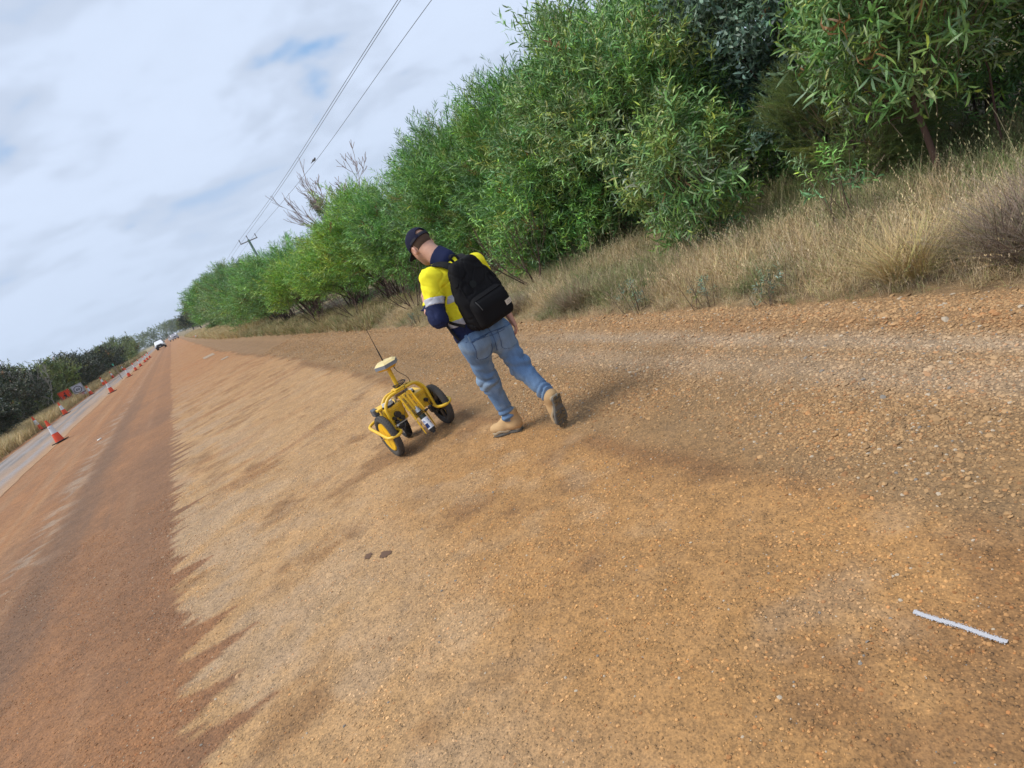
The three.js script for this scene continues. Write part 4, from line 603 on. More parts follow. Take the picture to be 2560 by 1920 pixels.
{
  const hw = (p) => smin(headF(toHead(p)), neckF(p), 0.03);
  const head = net(hw, [-0.2, 1.36, -0.29], [0.11, 1.71, 0.12], 0.0042, (p) => {
    const q = toHead(p), beard = sstep(-0.035, -0.06, q[1]) * sstep(0.012, -0.02, q[2]) * (0.45 + 0.4 * noise3(q[0] * 260, q[1] * 260, q[2] * 260)), side = sstep(0.2, 0.6, 0);
    const ear = sstep(0.076, 0.086, Math.abs(q[0])) * 0.35, mott = 0.92 + 0.16 * noise3(q[0] * 90, q[1] * 90, q[2] * 90);
    return mixc(mixc(skin.map((v) => v * mott), [0.16, 0.085, 0.05], beard * 0.75), [0.58, 0.27, 0.20], ear);
  });
  const trunkF = (p) => { let d = smin(capd(p, J.pel, J.ch, 0.105, 0.11), capd(p, J.ls, J.rs, 0.05, 0.05), 0.08); d = smin(d, neckF(p), 0.03); for (const [a, b, r0, r1] of [[J.ls, J.le, 0.04, 0.034], [J.le, J.lw, 0.034, 0.024], [J.rs, J.re, 0.04, 0.034], [J.re, J.rw, 0.036, 0.026], [J.lh, J.lk, 0.06, 0.045], [J.lk, J.la, 0.042, 0.03], [J.rh, J.rk, 0.06, 0.045], [J.rk, J.ra, 0.042, 0.03]]) d = smin(d, capd(p, a, b, r0, r1), 0.03); return d; };
  const body = net(trunkF, [-0.36, 0.02, -0.24], [0.36, 1.5, 0.48], 0.014, () => skin);
  // hands: a palm and five unequal, bent fingers
  const hand = (w, dir, palmN, thumbSide, curl) => {
    const d = V(...dir).normalize(), n = V(...palmN); n.addScaledVector(d, -n.dot(d)).normalize(); const s = d.clone().cross(n).multiplyScalar(thumbSide), o = V(...w), A = (f, l, b) => o.clone().addScaledVector(d, f).addScaledVector(s, l).addScaledVector(n, b).toArray(), bones = [];
    for (let k = 0; k < 4; k++) bones.push([A(0.0, (1.5 - k) * 0.009, 0), A(0.088, (1.5 - k) * 0.0205, 0), 0.019, 0.0125]);
    const len = [0.068, 0.076, 0.07, 0.054];
    for (let k = 0; k < 4; k++) { let p = [0.088, (1.5 - k) * 0.0205, 0], a = curl * (0.25 + 0.08 * k); for (let j = 0; j < 3; j++) { const L = len[k] * [0.45, 0.32, 0.26][j], q = [p[0] + Math.cos(a) * L, p[1] + (1.5 - k) * 0.001, p[2] + Math.sin(a) * L]; bones.push([A(...p), A(...q), 0.0094 - j * 0.0008, 0.0088 - j * 0.0008]); p = q; a += curl * 0.55; } }
    bones.push([A(0.018, 0.02, 0.006), A(0.055, 0.047, 0.02), 0.015, 0.0115], [A(0.055, 0.047, 0.02), A(0.085, 0.052, 0.034), 0.011, 0.0088]);
    bones.push([A(-0.10, 0, 0), A(0, 0, 0), 0.031, 0.024]);
    const lo = o.clone().subScalar(0.19).toArray(), hi = o.clone().addScalar(0.19).toArray();
    return net((p) => { let v = 9; for (let i = 0; i < bones.length; i++) { const [a, b, r0, r1] = bones[i]; v = smin(v, capd(p, a, b, r0, r1), i < 4 ? 0.02 : 0.006); } return v; }, lo, hi, 0.0045, () => skin.map((v, i) => v * [1.02, 0.95, 0.95][i]));
  };
  const rh = hand([J.rw[0], J.rw[1], J.rw[2]], [0.07, -0.95, 0.16], [-0.75, 0.1, -0.4], 1, 0.85), lh = hand([J.lw[0], J.lw[1], J.lw[2]], [0.45, 0.35, -0.75], [0.5, 0.45, 0.5], -1, 0.9);
  part('body', joinNets([head, body, rh, lh]), pmat([1, 1, 1], 0.52, { vertexColors: true, sheen: 0.1 }), P);
  // cropped hair below the cap
  part('hair', net((p) => { const q = toHead(p), d = headF(q) - 0.0035; return Math.max(d, -(headF(q) + 0.004), -(q[2] - lerp(-0.012, 0.03, sstep(0.02, -0.05, q[1]))), -0.052 + Math.abs(q[1] - 0.0), (Math.abs(q[0]) > 0.066 && q[1] < 0.012 && q[2] < 0.036) ? 0.01 : -1); }, [-0.2, 1.4, -0.27], [0.1, 1.71, 0.1], 0.004), mat([0.085, 0.05, 0.032], 0.9, { bumpMap: clothTex, bumpScale: 0.002 }), P, 'closely cropped brown hair');
  // cap
  const cap = new THREE.Group(); cap.name = 'cap'; P.add(cap); const navyCap = cloth([0.012, 0.013, 0.032], 0.85, { bumpMap: clothTex, bumpScale: 0.0006 });
  const dome = (q) => ell(q, [0, 0.032, 0.008], [0.087, 0.101, 0.109]), rimY = (q) => q[1] - 0.034 + 0.32 * (q[2] + 0.03) ;
  const seam = (q) => 0.0016 * Math.abs(Math.sin(Math.atan2(q[0], q[2]) * 3)) ;
  part('cap_crown', net((p) => { const q = toHead(p), d = dome(q) - seam(q) * 0.5 - 0.002 * (noise3(q[0] * 30, q[1] * 30, q[2] * 30) - 0.5), cut = 0.022 - q[1] + 0.30 * Math.max(-0.06, -q[2]) * -1 * 0 - 0.10 * q[2] * 0, low = (0.018 + 0.12 * (-q[2]) * 0 - q[1]) ; const hole = Math.max(Math.hypot(q[0], (q[1] - 0.036) * 1.15) - 0.042, 0.04 - q[1], -q[2]); return Math.max(d, -(d + 0.0075), low - 0.13 * clamp(-q[2] - 0.0, -0.1, 0.1) * 0, -hole); }, [-0.22, 1.45, -0.28], [0.12, 1.74, 0.09], 0.0045), navyCap, cap);
  part('cap_strap', net((p) => { const q = toHead(p), d = dome(q) - 0.001; return Math.max(d, -(d + 0.007), Math.abs(q[1] - 0.029) - 0.011, 0.03 - q[2]); }, [-0.2, 1.45, -0.28], [0.12, 1.74, 0.1], 0.0045), mat([0.009, 0.01, 0.022], 0.8), cap);
  part('cap_brim', net((p) => { const q = toHead(p), y = 0.026 - 0.9 * q[0] * q[0] / 0.1 * 0.42 + 0.10 * (q[2] + 0.08) , e = Math.hypot(q[0] / 0.083, (q[2] + 0.085) / 0.088) - 1; return Math.max(Math.abs(q[1] - y) - 0.0035, e * 0.08, q[2] + 0.055); }, [-0.26, 1.38, -0.34], [0.1, 1.66, -0.05], 0.0045), navyCap, cap);
  part('cap_button', new THREE.SphereGeometry(0.007, 10, 8).scale(1, 0.6, 1).applyMatrix4(new M4().makeTranslation(0, 0.134, 0.008)).applyMatrix4(headM), navyCap, cap);

  // shirt
  const LA = [[J.ls, J.le], [J.rs, J.re]];
  const crease = (v, k) => Math.max(0, 1 - Math.abs(v - 0.5) * k);
  const fold = (p) => 0.005 * crease(noise3(p[0] * 11 + p[1] * 9, p[1] * 5 - p[0] * 8, p[2] * 11 + 2), 11) + 0.004 * crease(noise3(p[0] * 8 - p[1] * 14, p[1] * 10, p[2] * 8 + 9), 14) + 0.026 * (Math.abs(noise3(p[0] * 9 + p[1] * 6, p[1] * 6 - p[0] * 7, p[2] * 9) - 0.5)) + 0.014 * Math.abs(noise3(p[0] * 21 + p[1] * 16, p[1] * 12, p[2] * 21 + 4) - 0.5);
  const torsoF = (p) => {
    let d = capd(p, [J.pel[0], 0.86, 0.055], [0.0, 1.08, 0.03], 0.148, 0.142); d = smin(d, capd(p, [0.0, 1.08, 0.03], [0.008, 1.27, 0.0], 0.142, 0.125), 0.1);
    d = smin(d, capd(p, [-0.12, 1.335, 0.03], [0.15, 1.30, 0.01], 0.088, 0.088), 0.1); d = smin(d, capd(p, [-0.145, 1.15, 0.025], [-0.135, 0.9, 0.045], 0.055, 0.06), 0.08); d = smin(d, capd(p, [0.15, 1.12, 0.02], [0.165, 0.88, 0.045], 0.055, 0.06), 0.08);
    d = smin(d, capd(p, [0, 1.36, 0.02], [-0.015, 1.44, -0.015], 0.088, 0.07), 0.06);
    return d;
  };
  const armF = (p, side) => { const [s, e, w] = side ? [J.rs, J.re, J.rw] : [J.ls, J.le, J.lw]; let d = capd(p, s, e, 0.073, 0.06); d = smin(d, capd(p, e, [lerp(e[0], w[0], 0.9), lerp(e[1], w[1], 0.9), lerp(e[2], w[2], 0.9)], 0.058, 0.046), 0.04); return d; };
  const shirtF = (p) => { let d = torsoF(p); d = smin(d, armF(p, 0), 0.035); d = smin(d, armF(p, 1), 0.035); return d + fold(p) - 0.008; };
  // >0 in the navy part: below the waist line, below the arm bands
  const navyLine = (p) => { const t = torsoF(p), l = armF(p, 0), r = armF(p, 1); if (l < t && l < r) { const a = along(p, J.ls, J.le), f = along(p, J.le, J.lw); return Math.max((a - 0.66) * 0.28, f > 0.12 && a > 0.5 ? 0.05 : -1); } if (r < t) return (along(p, J.rs, J.re) - 0.66) * 0.28; return 0.985 - 0.22 * p[0] * 0.3 - p[1]; };
  const cutNeck = (p) => -(capd(p, [0, 1.43, 0.0], [-0.08, 1.62, -0.12], 0.055, 0.05));
  const yellowCloth = cloth([0.80, 0.72, 0.028], 0.75, { bumpMap: clothTex, bumpScale: 0.0006 }), navyCloth = cloth([0.014, 0.02, 0.062], 0.8, { bumpMap: clothTex, bumpScale: 0.0006 }), reflective = mat([0.44, 0.45, 0.50], 0.42);
  const lo = [-0.42, 0.80, -0.30], hi = [0.42, 1.52, 0.26];
  const wrist = (p) => Math.max(along(p, J.le, J.lw) > 0 ? (along(p, J.le, J.lw) - 0.93) * 0.2 : -1, along(p, J.re, J.rw) > 0 ? (along(p, J.re, J.rw) - 0.9) * 0.2 : -1);
  const shirt = new THREE.Group(); shirt.name = 'shirt'; P.add(shirt);
  const hem = (p) => 0.842 + 0.012 * noise2(p[0] * 14, p[2] * 14) - 0.05 * p[0] - p[1];
  part('yellow_panel', net((p) => Math.max(shirtF(p), navyLine(p), cutNeck(p)), lo, hi, 0.0055), yellowCloth, shirt);
  part('navy_panel', net((p) => Math.max(shirtF(p), -navyLine(p), wrist(p), hem(p)), lo, hi, 0.0055), navyCloth, shirt);
  part('collar', net((p) => { const a = [0.004, 1.425, 0.02], b = [-0.038, 1.505, -0.045], d = capd(p, a, b, 0.078, 0.073) , t = along(p, a, b); return Math.max(Math.abs(d + 0.003) - 0.0055, (t - 0.72) * 0.09, (-0.45 - t) * 0.09); }, [-0.2, 1.36, -0.2], [0.15, 1.56, 0.14], 0.005), navyCloth, shirt);
  const bandT = (p, y, w) => Math.abs(p[1] - y + 0.05 * p[0]) - w;
  part('reflective_band', net((p) => Math.max(torsoF(p) + fold(p) - 0.0105, bandT(p, 1.175, 0.026)), [-0.3, 1.1, -0.2], [0.3, 1.25, 0.24], 0.0065), reflective, shirt);
  part('reflective_band', net((p) => Math.max(torsoF(p) + fold(p) - 0.0105, bandT(p, 1.005, 0.026)), [-0.3, 0.93, -0.2], [0.3, 1.08, 0.26], 0.0065), reflective, shirt);
  for (const s of [0, 1]) part('reflective_band', net((p) => Math.max(armF(p, s) + fold(p) - 0.0105, Math.abs(along(p, LA[s][0], LA[s][1]) - 0.575) * 0.29 - 0.026, capd(p, LA[s][0], LA[s][1], 0.105, 0.105)), lo, hi, 0.0065), reflective, shirt);
  part('cuff_flap', net((p) => { const a = [-0.215, 1.165, -0.09], b = [-0.265, 1.175, -0.125]; return capd(p, a, b, 0.022, 0.008); }, [-0.32, 1.1, -0.18], [-0.17, 1.23, -0.04], 0.005), navyCloth, shirt);

  // jeans
  const legF = (p, s) => { const [h, k, a] = s ? [J.rh, J.rk, J.ra] : [J.lh, J.lk, J.la]; return smin(capd(p, h, k, 0.098, 0.070), capd(p, k, a, 0.070, 0.053), 0.05); };
  const bunch = (p, s) => { const [h, k, a] = s ? [J.rh, J.rk, J.ra] : [J.lh, J.lk, J.la], t = along(p, k, a), u = along(p, h, k), w = (x, c, r) => Math.exp(-(((x - c) / r) ** 2)), wob = 1.6 * noise3(p[0] * 11, p[1] * 9, p[2] * 11 + s * 5); const rg = (v) => 1 - 2 * Math.abs(Math.sin(v)); return 0.0105 * rg(t * 19 + wob * 3) * w(t, 0.86, 0.17) + 0.0085 * rg(t * 13 + wob * 3.4 + p[0] * 9) * w(t, 0.08, 0.22) + 0.008 * rg(u * 15 + wob * 3.4 - p[0] * 10) * w(u, 0.85, 0.24) + 0.005 * Math.sin(u * 20 + wob * 5 + p[0] * 30) * w(u, 0.35, 0.25); };
  const pelvisF = (p) => { let d = capd(p, [-0.062, 0.85, 0.05], [0.092, 0.825, 0.058], 0.118, 0.118); d = smin(d, capd(p, [-0.075, 0.80, 0.085], [-0.07, 0.74, 0.075], 0.088, 0.07), 0.06); d = smin(d, capd(p, [0.105, 0.785, 0.09], [0.105, 0.73, 0.085], 0.088, 0.07), 0.06); return d; };
  const jeansF = (p) => { const l = legF(p, 0) + bunch(p, 0), r = legF(p, 1) + bunch(p, 1); let d = smin(l, r, 0.018); d = smin(d, pelvisF(p), 0.05); return Math.max(d + 0.004 * (noise3(p[0] * 18, p[1] * 18, p[2] * 18) - 0.5), p[1] - 0.905 + 0.09 * p[0], along(p, J.lk, J.la) > 0.5 && l < r ? (along(p, J.lk, J.la) - 0.985) * 0.3 : -1, along(p, J.rk, J.ra) > 0.5 && r < l ? (along(p, J.rk, J.ra) - 1.12) * 0.3 : -1); };
  const jl = [-0.32, 0.02, -0.26], jh = [0.36, 0.94, 0.5];
  const jeans = part('jeans', net(jeansF, jl, jh, 0.0056, (p) => { // faded wear, darker indigo at seams and hems
    const n = fbm(p[0] * 9 + 3, p[1] * 7 + p[2] * 5, 3), low = along(p, J.lk, J.la), lowr = along(p, J.rk, J.ra); let c = mixc([0.175, 0.305, 0.53], [0.30, 0.41, 0.57], sstep(0.35, 0.65, n)); return c; }), mat([1, 1, 1], 0.85, { vertexColors: true, map: denimTex, bumpMap: clothTex, bumpScale: 0.0006 }), P);
  const snap = (x, y, z0, off = 0.0015) => { let z = z0; for (let i = 0; i < 40; i++) { const d = jeansF([x, y, z]); if (d < off) { z += 0.004; if (jeansF([x, y, z]) > off) break; } else { z -= d * 0.7; if (d < off + 0.001) break; } } return V(x, y, z); };
  const denimDark = mat([0.055, 0.10, 0.20], 0.9), thread = mat([0.40, 0.40, 0.40], 0.9);
  const patch = (c, w, h, tilt) => { const P2 = [], I = [], N = 8; for (let j = 0; j <= N; j++) for (let i = 0; i <= N; i++) { const u = (i / N - 0.5) * w, v = (0.5 - j / N) * h, vv = v - (j === N ? 0.018 * (1 - Math.abs(u) / w * 2) : 0), x = c[0] + u * Math.cos(tilt) - vv * Math.sin(tilt), y = c[1] + u * Math.sin(tilt) + vv * Math.cos(tilt), q = snap(x, y, 0.24, 0.004); P2.push(q.x, q.y, q.z); if (i && j) { const o = j * (N + 1) + i; I.push(o - N - 2, o - 1, o - N - 1, o - N - 1, o - 1, o); } } const g = new THREE.BufferGeometry(); g.setAttribute('position', new THREE.Float32BufferAttribute(P2, 3)); g.setIndex(I); g.computeVertexNormals(); const uv = []; for (let i = 0; i < P2.length; i += 3) uv.push(P2[i], P2[i + 1]); g.setAttribute('uv', new THREE.Float32BufferAttribute(uv, 2)); return g; };
  const seamTube = (pts, r = 0.0028) => tube(pts.map(([x, y]) => snap(x, y, 0.26, 0.003)), r, 40, 5);
  for (const [cx, cy, t] of [[-0.078, 0.785, -0.05], [0.125, 0.765, -0.12]]) { const pk = part('back_pocket', patch([cx, cy], 0.135, 0.14, t), mat([0.26, 0.37, 0.53], 0.85, { map: denimTex }), jeans); const R2 = (u, v) => [cx + u * Math.cos(t) - v * Math.sin(t), cy + u * Math.sin(t) + v * Math.cos(t)]; part('stitching', merged([seamTube([R2(-0.067, 0.07), R2(0, 0.068), R2(0.067, 0.07)], 0.004), seamTube([R2(-0.067, 0.07), R2(-0.064, 0), R2(-0.058, -0.066), R2(0, -0.086), R2(0.058, -0.066), R2(0.064, 0), R2(0.067, 0.07)])]), denimDark, pk); }
  part('seams', merged([seamTube([[0.018, 0.9], [0.02, 0.82], [0.022, 0.74], [0.024, 0.70]]), seamTube([[-0.17, 0.868], [-0.09, 0.862], [0.0, 0.856], [0.1, 0.845], [0.2, 0.835]]), seamTube([[-0.14, 0.852], [-0.06, 0.848], [0.02, 0.83], [0.1, 0.828], [0.19, 0.825]], 0.002)]), denimDark, jeans);
  part('belt_loop', box(0.012, 0.045, 0.006, 0, 0, 0, 0.002).applyMatrix4(new M4().makeTranslation(-0.145, 0.882, snap(-0.145, 0.87, 0.2).z + 0.004)), mat([0.2, 0.3, 0.43], 0.85), jeans);
  // boots
  const tan = mat([0.47, 0.30, 0.145], 0.9, { bumpMap: clothTex, bumpScale: 0.0008 }), soleMat = mat([0.12, 0.115, 0.105], 0.85), midMat = mat([0.33, 0.25, 0.16], 0.85), treadMat = mat([0.14, 0.105, 0.06], 0.95);
  const bootF = (q) => { let d = capd(q, [0, 0.075, 0.055], [0, 0.175, 0.06], 0.047, 0.05); d = smin(d, capd(q, [0, 0.065, 0.06], [0, 0.058, -0.04], 0.045, 0.045), 0.04); d = smin(d, ell(q, [0, 0.055, -0.115], [0.05, 0.042, 0.072]), 0.05); d = smin(d, capd(q, [0, 0.13, 0.02], [0, 0.085, -0.05], 0.034, 0.036), 0.03); return Math.max(d, 0.026 - q[1], q[1] - 0.19); };
  const soleOut = (q) => { const w = lerp(0.039, 0.052, sstep(0.06, -0.08, q[2])) - 0.010 * Math.exp(-(((q[2] - 0.0) / 0.05) ** 2)), z = clamp(q[2], -0.128, 0.062); return Math.hypot(Math.max(Math.abs(q[0]) - w * 0.45, 0), q[2] - z) - w * 0.62; };
  const boot = (pos, euler) => {
    const b = new THREE.Group(); b.name = 'boot'; b.position.set(...pos); b.rotation.copy(euler); P.add(b);
    part('upper', net(bootF, [-0.08, 0, -0.21], [0.08, 0.21, 0.13], 0.0055), tan, b);
    const so = part('sole', net((q) => Math.max(soleOut(q), Math.abs(q[1] - 0.012) - 0.012), [-0.09, -0.02, -0.22], [0.09, 0.05, 0.14], 0.005), soleMat, b);
    part('midsole', net((q) => Math.max(soleOut(q) - 0.002, Math.abs(q[1] - 0.033 - 0.006 * Math.sin(q[2] * 60)) - 0.010), [-0.09, 0, -0.22], [0.09, 0.06, 0.14], 0.005), midMat, b);
    const lugs = []; for (let k = 0; k < 9; k++) { const z = 0.085 - k * 0.031, w = k < 3 ? 0.026 : k < 4 ? 0.02 : 0.03; if (k === 3) continue; for (const s of [-1, 1]) lugs.push(new THREE.BoxGeometry(w, 0.007, 0.02).rotateY(s * 0.25).translate(s * (w * 0.68 + 0.003), -0.0025, z)); } lugs.push(new THREE.BoxGeometry(0.028, 0.008, 0.03).translate(0, -0.003, 0.05), new THREE.BoxGeometry(0.03, 0.008, 0.03).rotateY(0.78).translate(0, -0.003, -0.09)); part('tread', merged(lugs), treadMat, so);
    const lace = []; for (let k = 0; k < 5; k++) { const y = 0.16 - k * 0.019, z = -0.008 - k * 0.017; lace.push(tube([[-0.026, y, z + 0.008], [0, y + 0.006, z - 0.012], [0.026, y - 0.008, z + 0.006]], 0.0028, 10, 5), tube([[0.026, y, z + 0.008], [0, y + 0.006, z - 0.013], [-0.026, y - 0.008, z + 0.006]], 0.0028, 10, 5)); } part('laces', merged(lace), mat([0.55, 0.42, 0.24], 0.9), b);
    return b;
  };
  boot([-0.028, 0.004, -0.135], new THREE.Euler(0, 34 * D2R, 0));
  boot([0.166, 0.185, 0.385], new THREE.Euler(-74 * D2R, 3 * D2R, 0, 'YXZ'));
}
// ---------------------------------------------------------------- backpack (worn, a thing of its own)
{
  const B = thing('backpack', 'black fabric backpack with small pale label worn on the person\u2019s back', 'backpack', [PB[0], groundH(1.7, -4.2), PB[2]]);
  const bm = new M4().compose(V(0.048, 1.155, 0.218), new Q4().setFromEuler(new THREE.Euler(0.10, 0.06, 0.08, 'YXZ')), V(1, 1, 1)), bi = bm.clone().invert(), L = (p) => { const v = V(...p).applyMatrix4(bi); return [v.x, v.y, v.z]; };
  const bagCloth = cloth([0.0075, 0.0075, 0.009], 0.8, { bumpMap: clothTex, bumpScale: 0.0006 }), webbing = cloth([0.013, 0.013, 0.014], 0.8), softBlack = cloth([0.0065, 0.0065, 0.008], 0.85);
  const bag = (q) => { const t = (q[1] + 0.24) / 0.48, w = lerp(0.178, 0.115, sstep(0.45, 1.05, t)) , dep = lerp(0.088, 0.045, sstep(0.3, 1.05, t)); return rbox([q[0] * 0.178 / w, q[1] - 0.0, (q[2] - (dep - 0.098)) * 0.098 / dep], [0.178, 0.245, 0.098], 0.07) - 0.012 * (noise3(q[0] * 8, q[1] * 6, q[2] * 8 + 3) - 0.5) + 0.010 * Math.max(0, 1 - Math.abs(noise3(q[0] * 11 + q[1] * 7, q[1] * 6 - q[0] * 4, q[2] * 9 + 5) - 0.5) * 12) + 0.005 * Math.max(0, 1 - Math.abs(noise3(q[0] * 17 - q[1] * 12, q[1] * 12, q[2] * 15) - 0.5) * 14); };
  const mk = (f, cell = 0.0065) => net((p) => f(L(p)), [-0.28, 0.84, 0.03], [0.28, 1.5, 0.42], cell);
  part('main_body', mk(bag, 0.0058), bagCloth, B);
  part('front_pocket', mk((q) => Math.max(rbox([q[0] * lerp(1, 1.08, sstep(-0.1, 0.05, q[1])), q[1] + 0.115, q[2] - 0.075 + 0.04 * sstep(-0.1, 0.03, q[1])], [0.148, 0.118, 0.055], 0.05) - 0.008 * (noise3(q[0] * 10, q[1] * 9, q[2] * 10) - 0.5), -1)), bagCloth, B);
  part('top_flap_seam', mk((q) => Math.max(Math.abs(bag(q) - 0.002) - 0.004, Math.abs(q[1] - 0.155 + 2.2 * q[0] * q[0]) - 0.005, -q[2])), softBlack, B);
  const surf = (x, y, f = bag, off = 0.004) => { let z = 0.25; for (let i = 0; i < 60 && f([x, y, z]) > off; i++) z -= Math.max(0.0015, f([x, y, z]) * 0.6); return V(x, y, z).applyMatrix4(bm); };
  const front = (q) => Math.min(bag(q), rbox([q[0], q[1] + 0.115, q[2] - 0.075 + 0.04 * sstep(-0.1, 0.03, q[1])], [0.148, 0.118, 0.055], 0.05));
  const zip = part('zipper', merged([tube([-0.12, -0.08, -0.03, 0.03, 0.08, 0.125].map((x) => surf(x, -0.018 - 0.05 * x * x, front)), 0.0045, 40, 6), tube([[-0.135, 0.02], [-0.125, 0.1], [-0.09, 0.165], [-0.04, 0.185], [0.04, 0.185], [0.09, 0.165], [0.125, 0.1], [0.14, 0.0]].map(([x, y]) => surf(x, y)), 0.004, 60, 6)]), softBlack, B);
  part('zip_pull', tube([surf(-0.115, -0.02, front, 0.008), surf(-0.112, -0.05, front, 0.01), surf(-0.108, -0.085, front, 0.009)], 0.003, 10, 5), mat([0.05, 0.05, 0.05], 0.5), zip);
  const flat = (cx, cy, w, h, tilt, f, off) => { const pts = [], I = [], uv = [], N = 4; for (let j = 0; j <= N; j++) for (let i = 0; i <= N; i++) { const u = (i / N - 0.5) * w, v = (j / N - 0.5) * h, p = surf(cx + u * Math.cos(tilt) - v * Math.sin(tilt), cy + u * Math.sin(tilt) + v * Math.cos(tilt), f, off); pts.push(p.x, p.y, p.z); uv.push(i / N, j / N); if (i && j) { const o = j * (N + 1) + i; I.push(o - N - 2, o - N - 1, o - 1, o - N - 1, o, o - 1); } } const g = new THREE.BufferGeometry(); g.setAttribute('position', new THREE.Float32BufferAttribute(pts, 3)); g.setAttribute('uv', new THREE.Float32BufferAttribute(uv, 2)); g.setIndex(I); g.computeVertexNormals(); return g; };
  const lab = canvasTex(128, 88, (c) => { c.fillStyle = '#c4bcae'; c.fillRect(0, 0, 128, 88); c.strokeStyle = '#6d665c'; c.lineWidth = 3; c.beginPath(); c.moveTo(26, 50); c.quadraticCurveTo(64, 4, 102, 50); c.stroke(); c.beginPath(); c.moveTo(40, 52); c.lineTo(58, 28); c.lineTo(70, 46); c.lineTo(80, 34); c.lineTo(92, 52); c.stroke(); c.fillStyle = '#6d665c'; for (let k = 0; k < 11; k++) c.fillRect(22 + k * 8, 60, 5, 9); });
  part('label_patch', flat(0.105, -0.135, 0.056, 0.037, 0.05, front, 0.006), pmat([1, 1, 1], 0.8, { map: lab }), B, 'small pale fabric label with mountain emblem');
  part('round_emblem', (() => { const p = surf(-0.035, 0.075, bag, 0.004), g = new THREE.CylinderGeometry(0.025, 0.025, 0.004, 24).rotateX(Math.PI / 2 - 0.12); return g.translate(p.x, p.y, p.z); })(), cloth([0.011, 0.013, 0.013], 0.5), B);
  // straps: flat webbing laid along points, normal given per point
  const strap = (pts, w, th) => { const c = new THREE.CatmullRomCurve3(pts.map((p) => V(p[0], p[1], p[2])), false, 'centripetal'), N = 36, P2 = [], I = []; for (let i = 0; i <= N; i++) { const t = i / N, o = c.getPoint(t), d = c.getTangent(t), k = t * (pts.length - 1), a = Math.min(pts.length - 2, Math.floor(k)), n = V(...pts[a].slice(3, 6)).lerp(V(...pts[a + 1].slice(3, 6)), k - a), s = d.clone().cross(n).normalize(); n.copy(s).cross(d).normalize(); for (const [u, v] of [[-1, 0], [-0.9, 1], [0.9, 1], [1, 0], [0.9, -1], [-0.9, -1]]) { const q = o.clone().addScaledVector(s, u * w / 2).addScaledVector(n, v * th / 2); P2.push(q.x, q.y, q.z); } if (i) for (let k2 = 0; k2 < 6; k2++) { const A = (i - 1) * 6 + k2, Bq = (i - 1) * 6 + (k2 + 1) % 6; I.push(A, Bq, A + 6, Bq, Bq + 6, A + 6); } } const g = new THREE.BufferGeometry(); g.setAttribute('position', new THREE.Float32BufferAttribute(P2, 3)); g.setIndex(I); g.computeVertexNormals(); g.setAttribute('uv', new THREE.Float32BufferAttribute(new Float32Array(P2.length / 3 * 2), 2)); return g; };
  part('shoulder_strap', strap([[-0.035, 1.375, 0.165, 0, 0.4, 1], [-0.07, 1.415, 0.125, 0, 1, 0.6], [-0.105, 1.435, 0.04, -0.1, 1, 0], [-0.125, 1.405, -0.05, -0.1, 0.8, -0.7], [-0.13, 1.30, -0.105, 0, 0, -1], [-0.125, 1.15, -0.125, 0, 0, -1]], 0.06, 0.012), webbing, B);
  part('shoulder_strap', strap([[0.07, 1.36, 0.165, 0, 0.4, 1], [0.085, 1.40, 0.125, 0, 1, 0.6], [0.1, 1.418, 0.02, 0.1, 1, 0], [0.115, 1.38, -0.07, 0.1, 0.8, -0.7], [0.12, 1.28, -0.12, 0, 0, -1], [0.12, 1.13, -0.13, 0, 0, -1]], 0.06, 0.012), webbing, B);
  part('lower_strap', strap([[-0.165, 1.135, -0.06, -1, 0, -0.4], [-0.208, 1.09, 0.03, -1, 0.1, 0], [-0.2, 1.035, 0.12, -1, 0.1, 0.3], [-0.15, 0.985, 0.20, -0.8, 0, 0.6]], 0.024, 0.004), webbing, B);
  part('strap_tail', strap([[-0.2, 1.10, 0.0, -1, 0, 0], [-0.212, 1.03, 0.045, -1, 0, 0.2], [-0.205, 0.95, 0.085, -1, 0, 0.3], [-0.195, 0.90, 0.10, -1, 0, 0.3]], 0.026, 0.004), webbing, B);
  part('haul_loop', strap([[-0.005, 1.395, 0.165, 0, 0.5, 1], [-0.02, 1.435, 0.165, -0.3, 0.5, 1], [0.0, 1.45, 0.155, 0, 1, 0.4], [0.03, 1.43, 0.155, 0.3, 0.5, 1], [0.04, 1.39, 0.16, 0, 0.5, 1]], 0.02, 0.004), webbing, B);
}
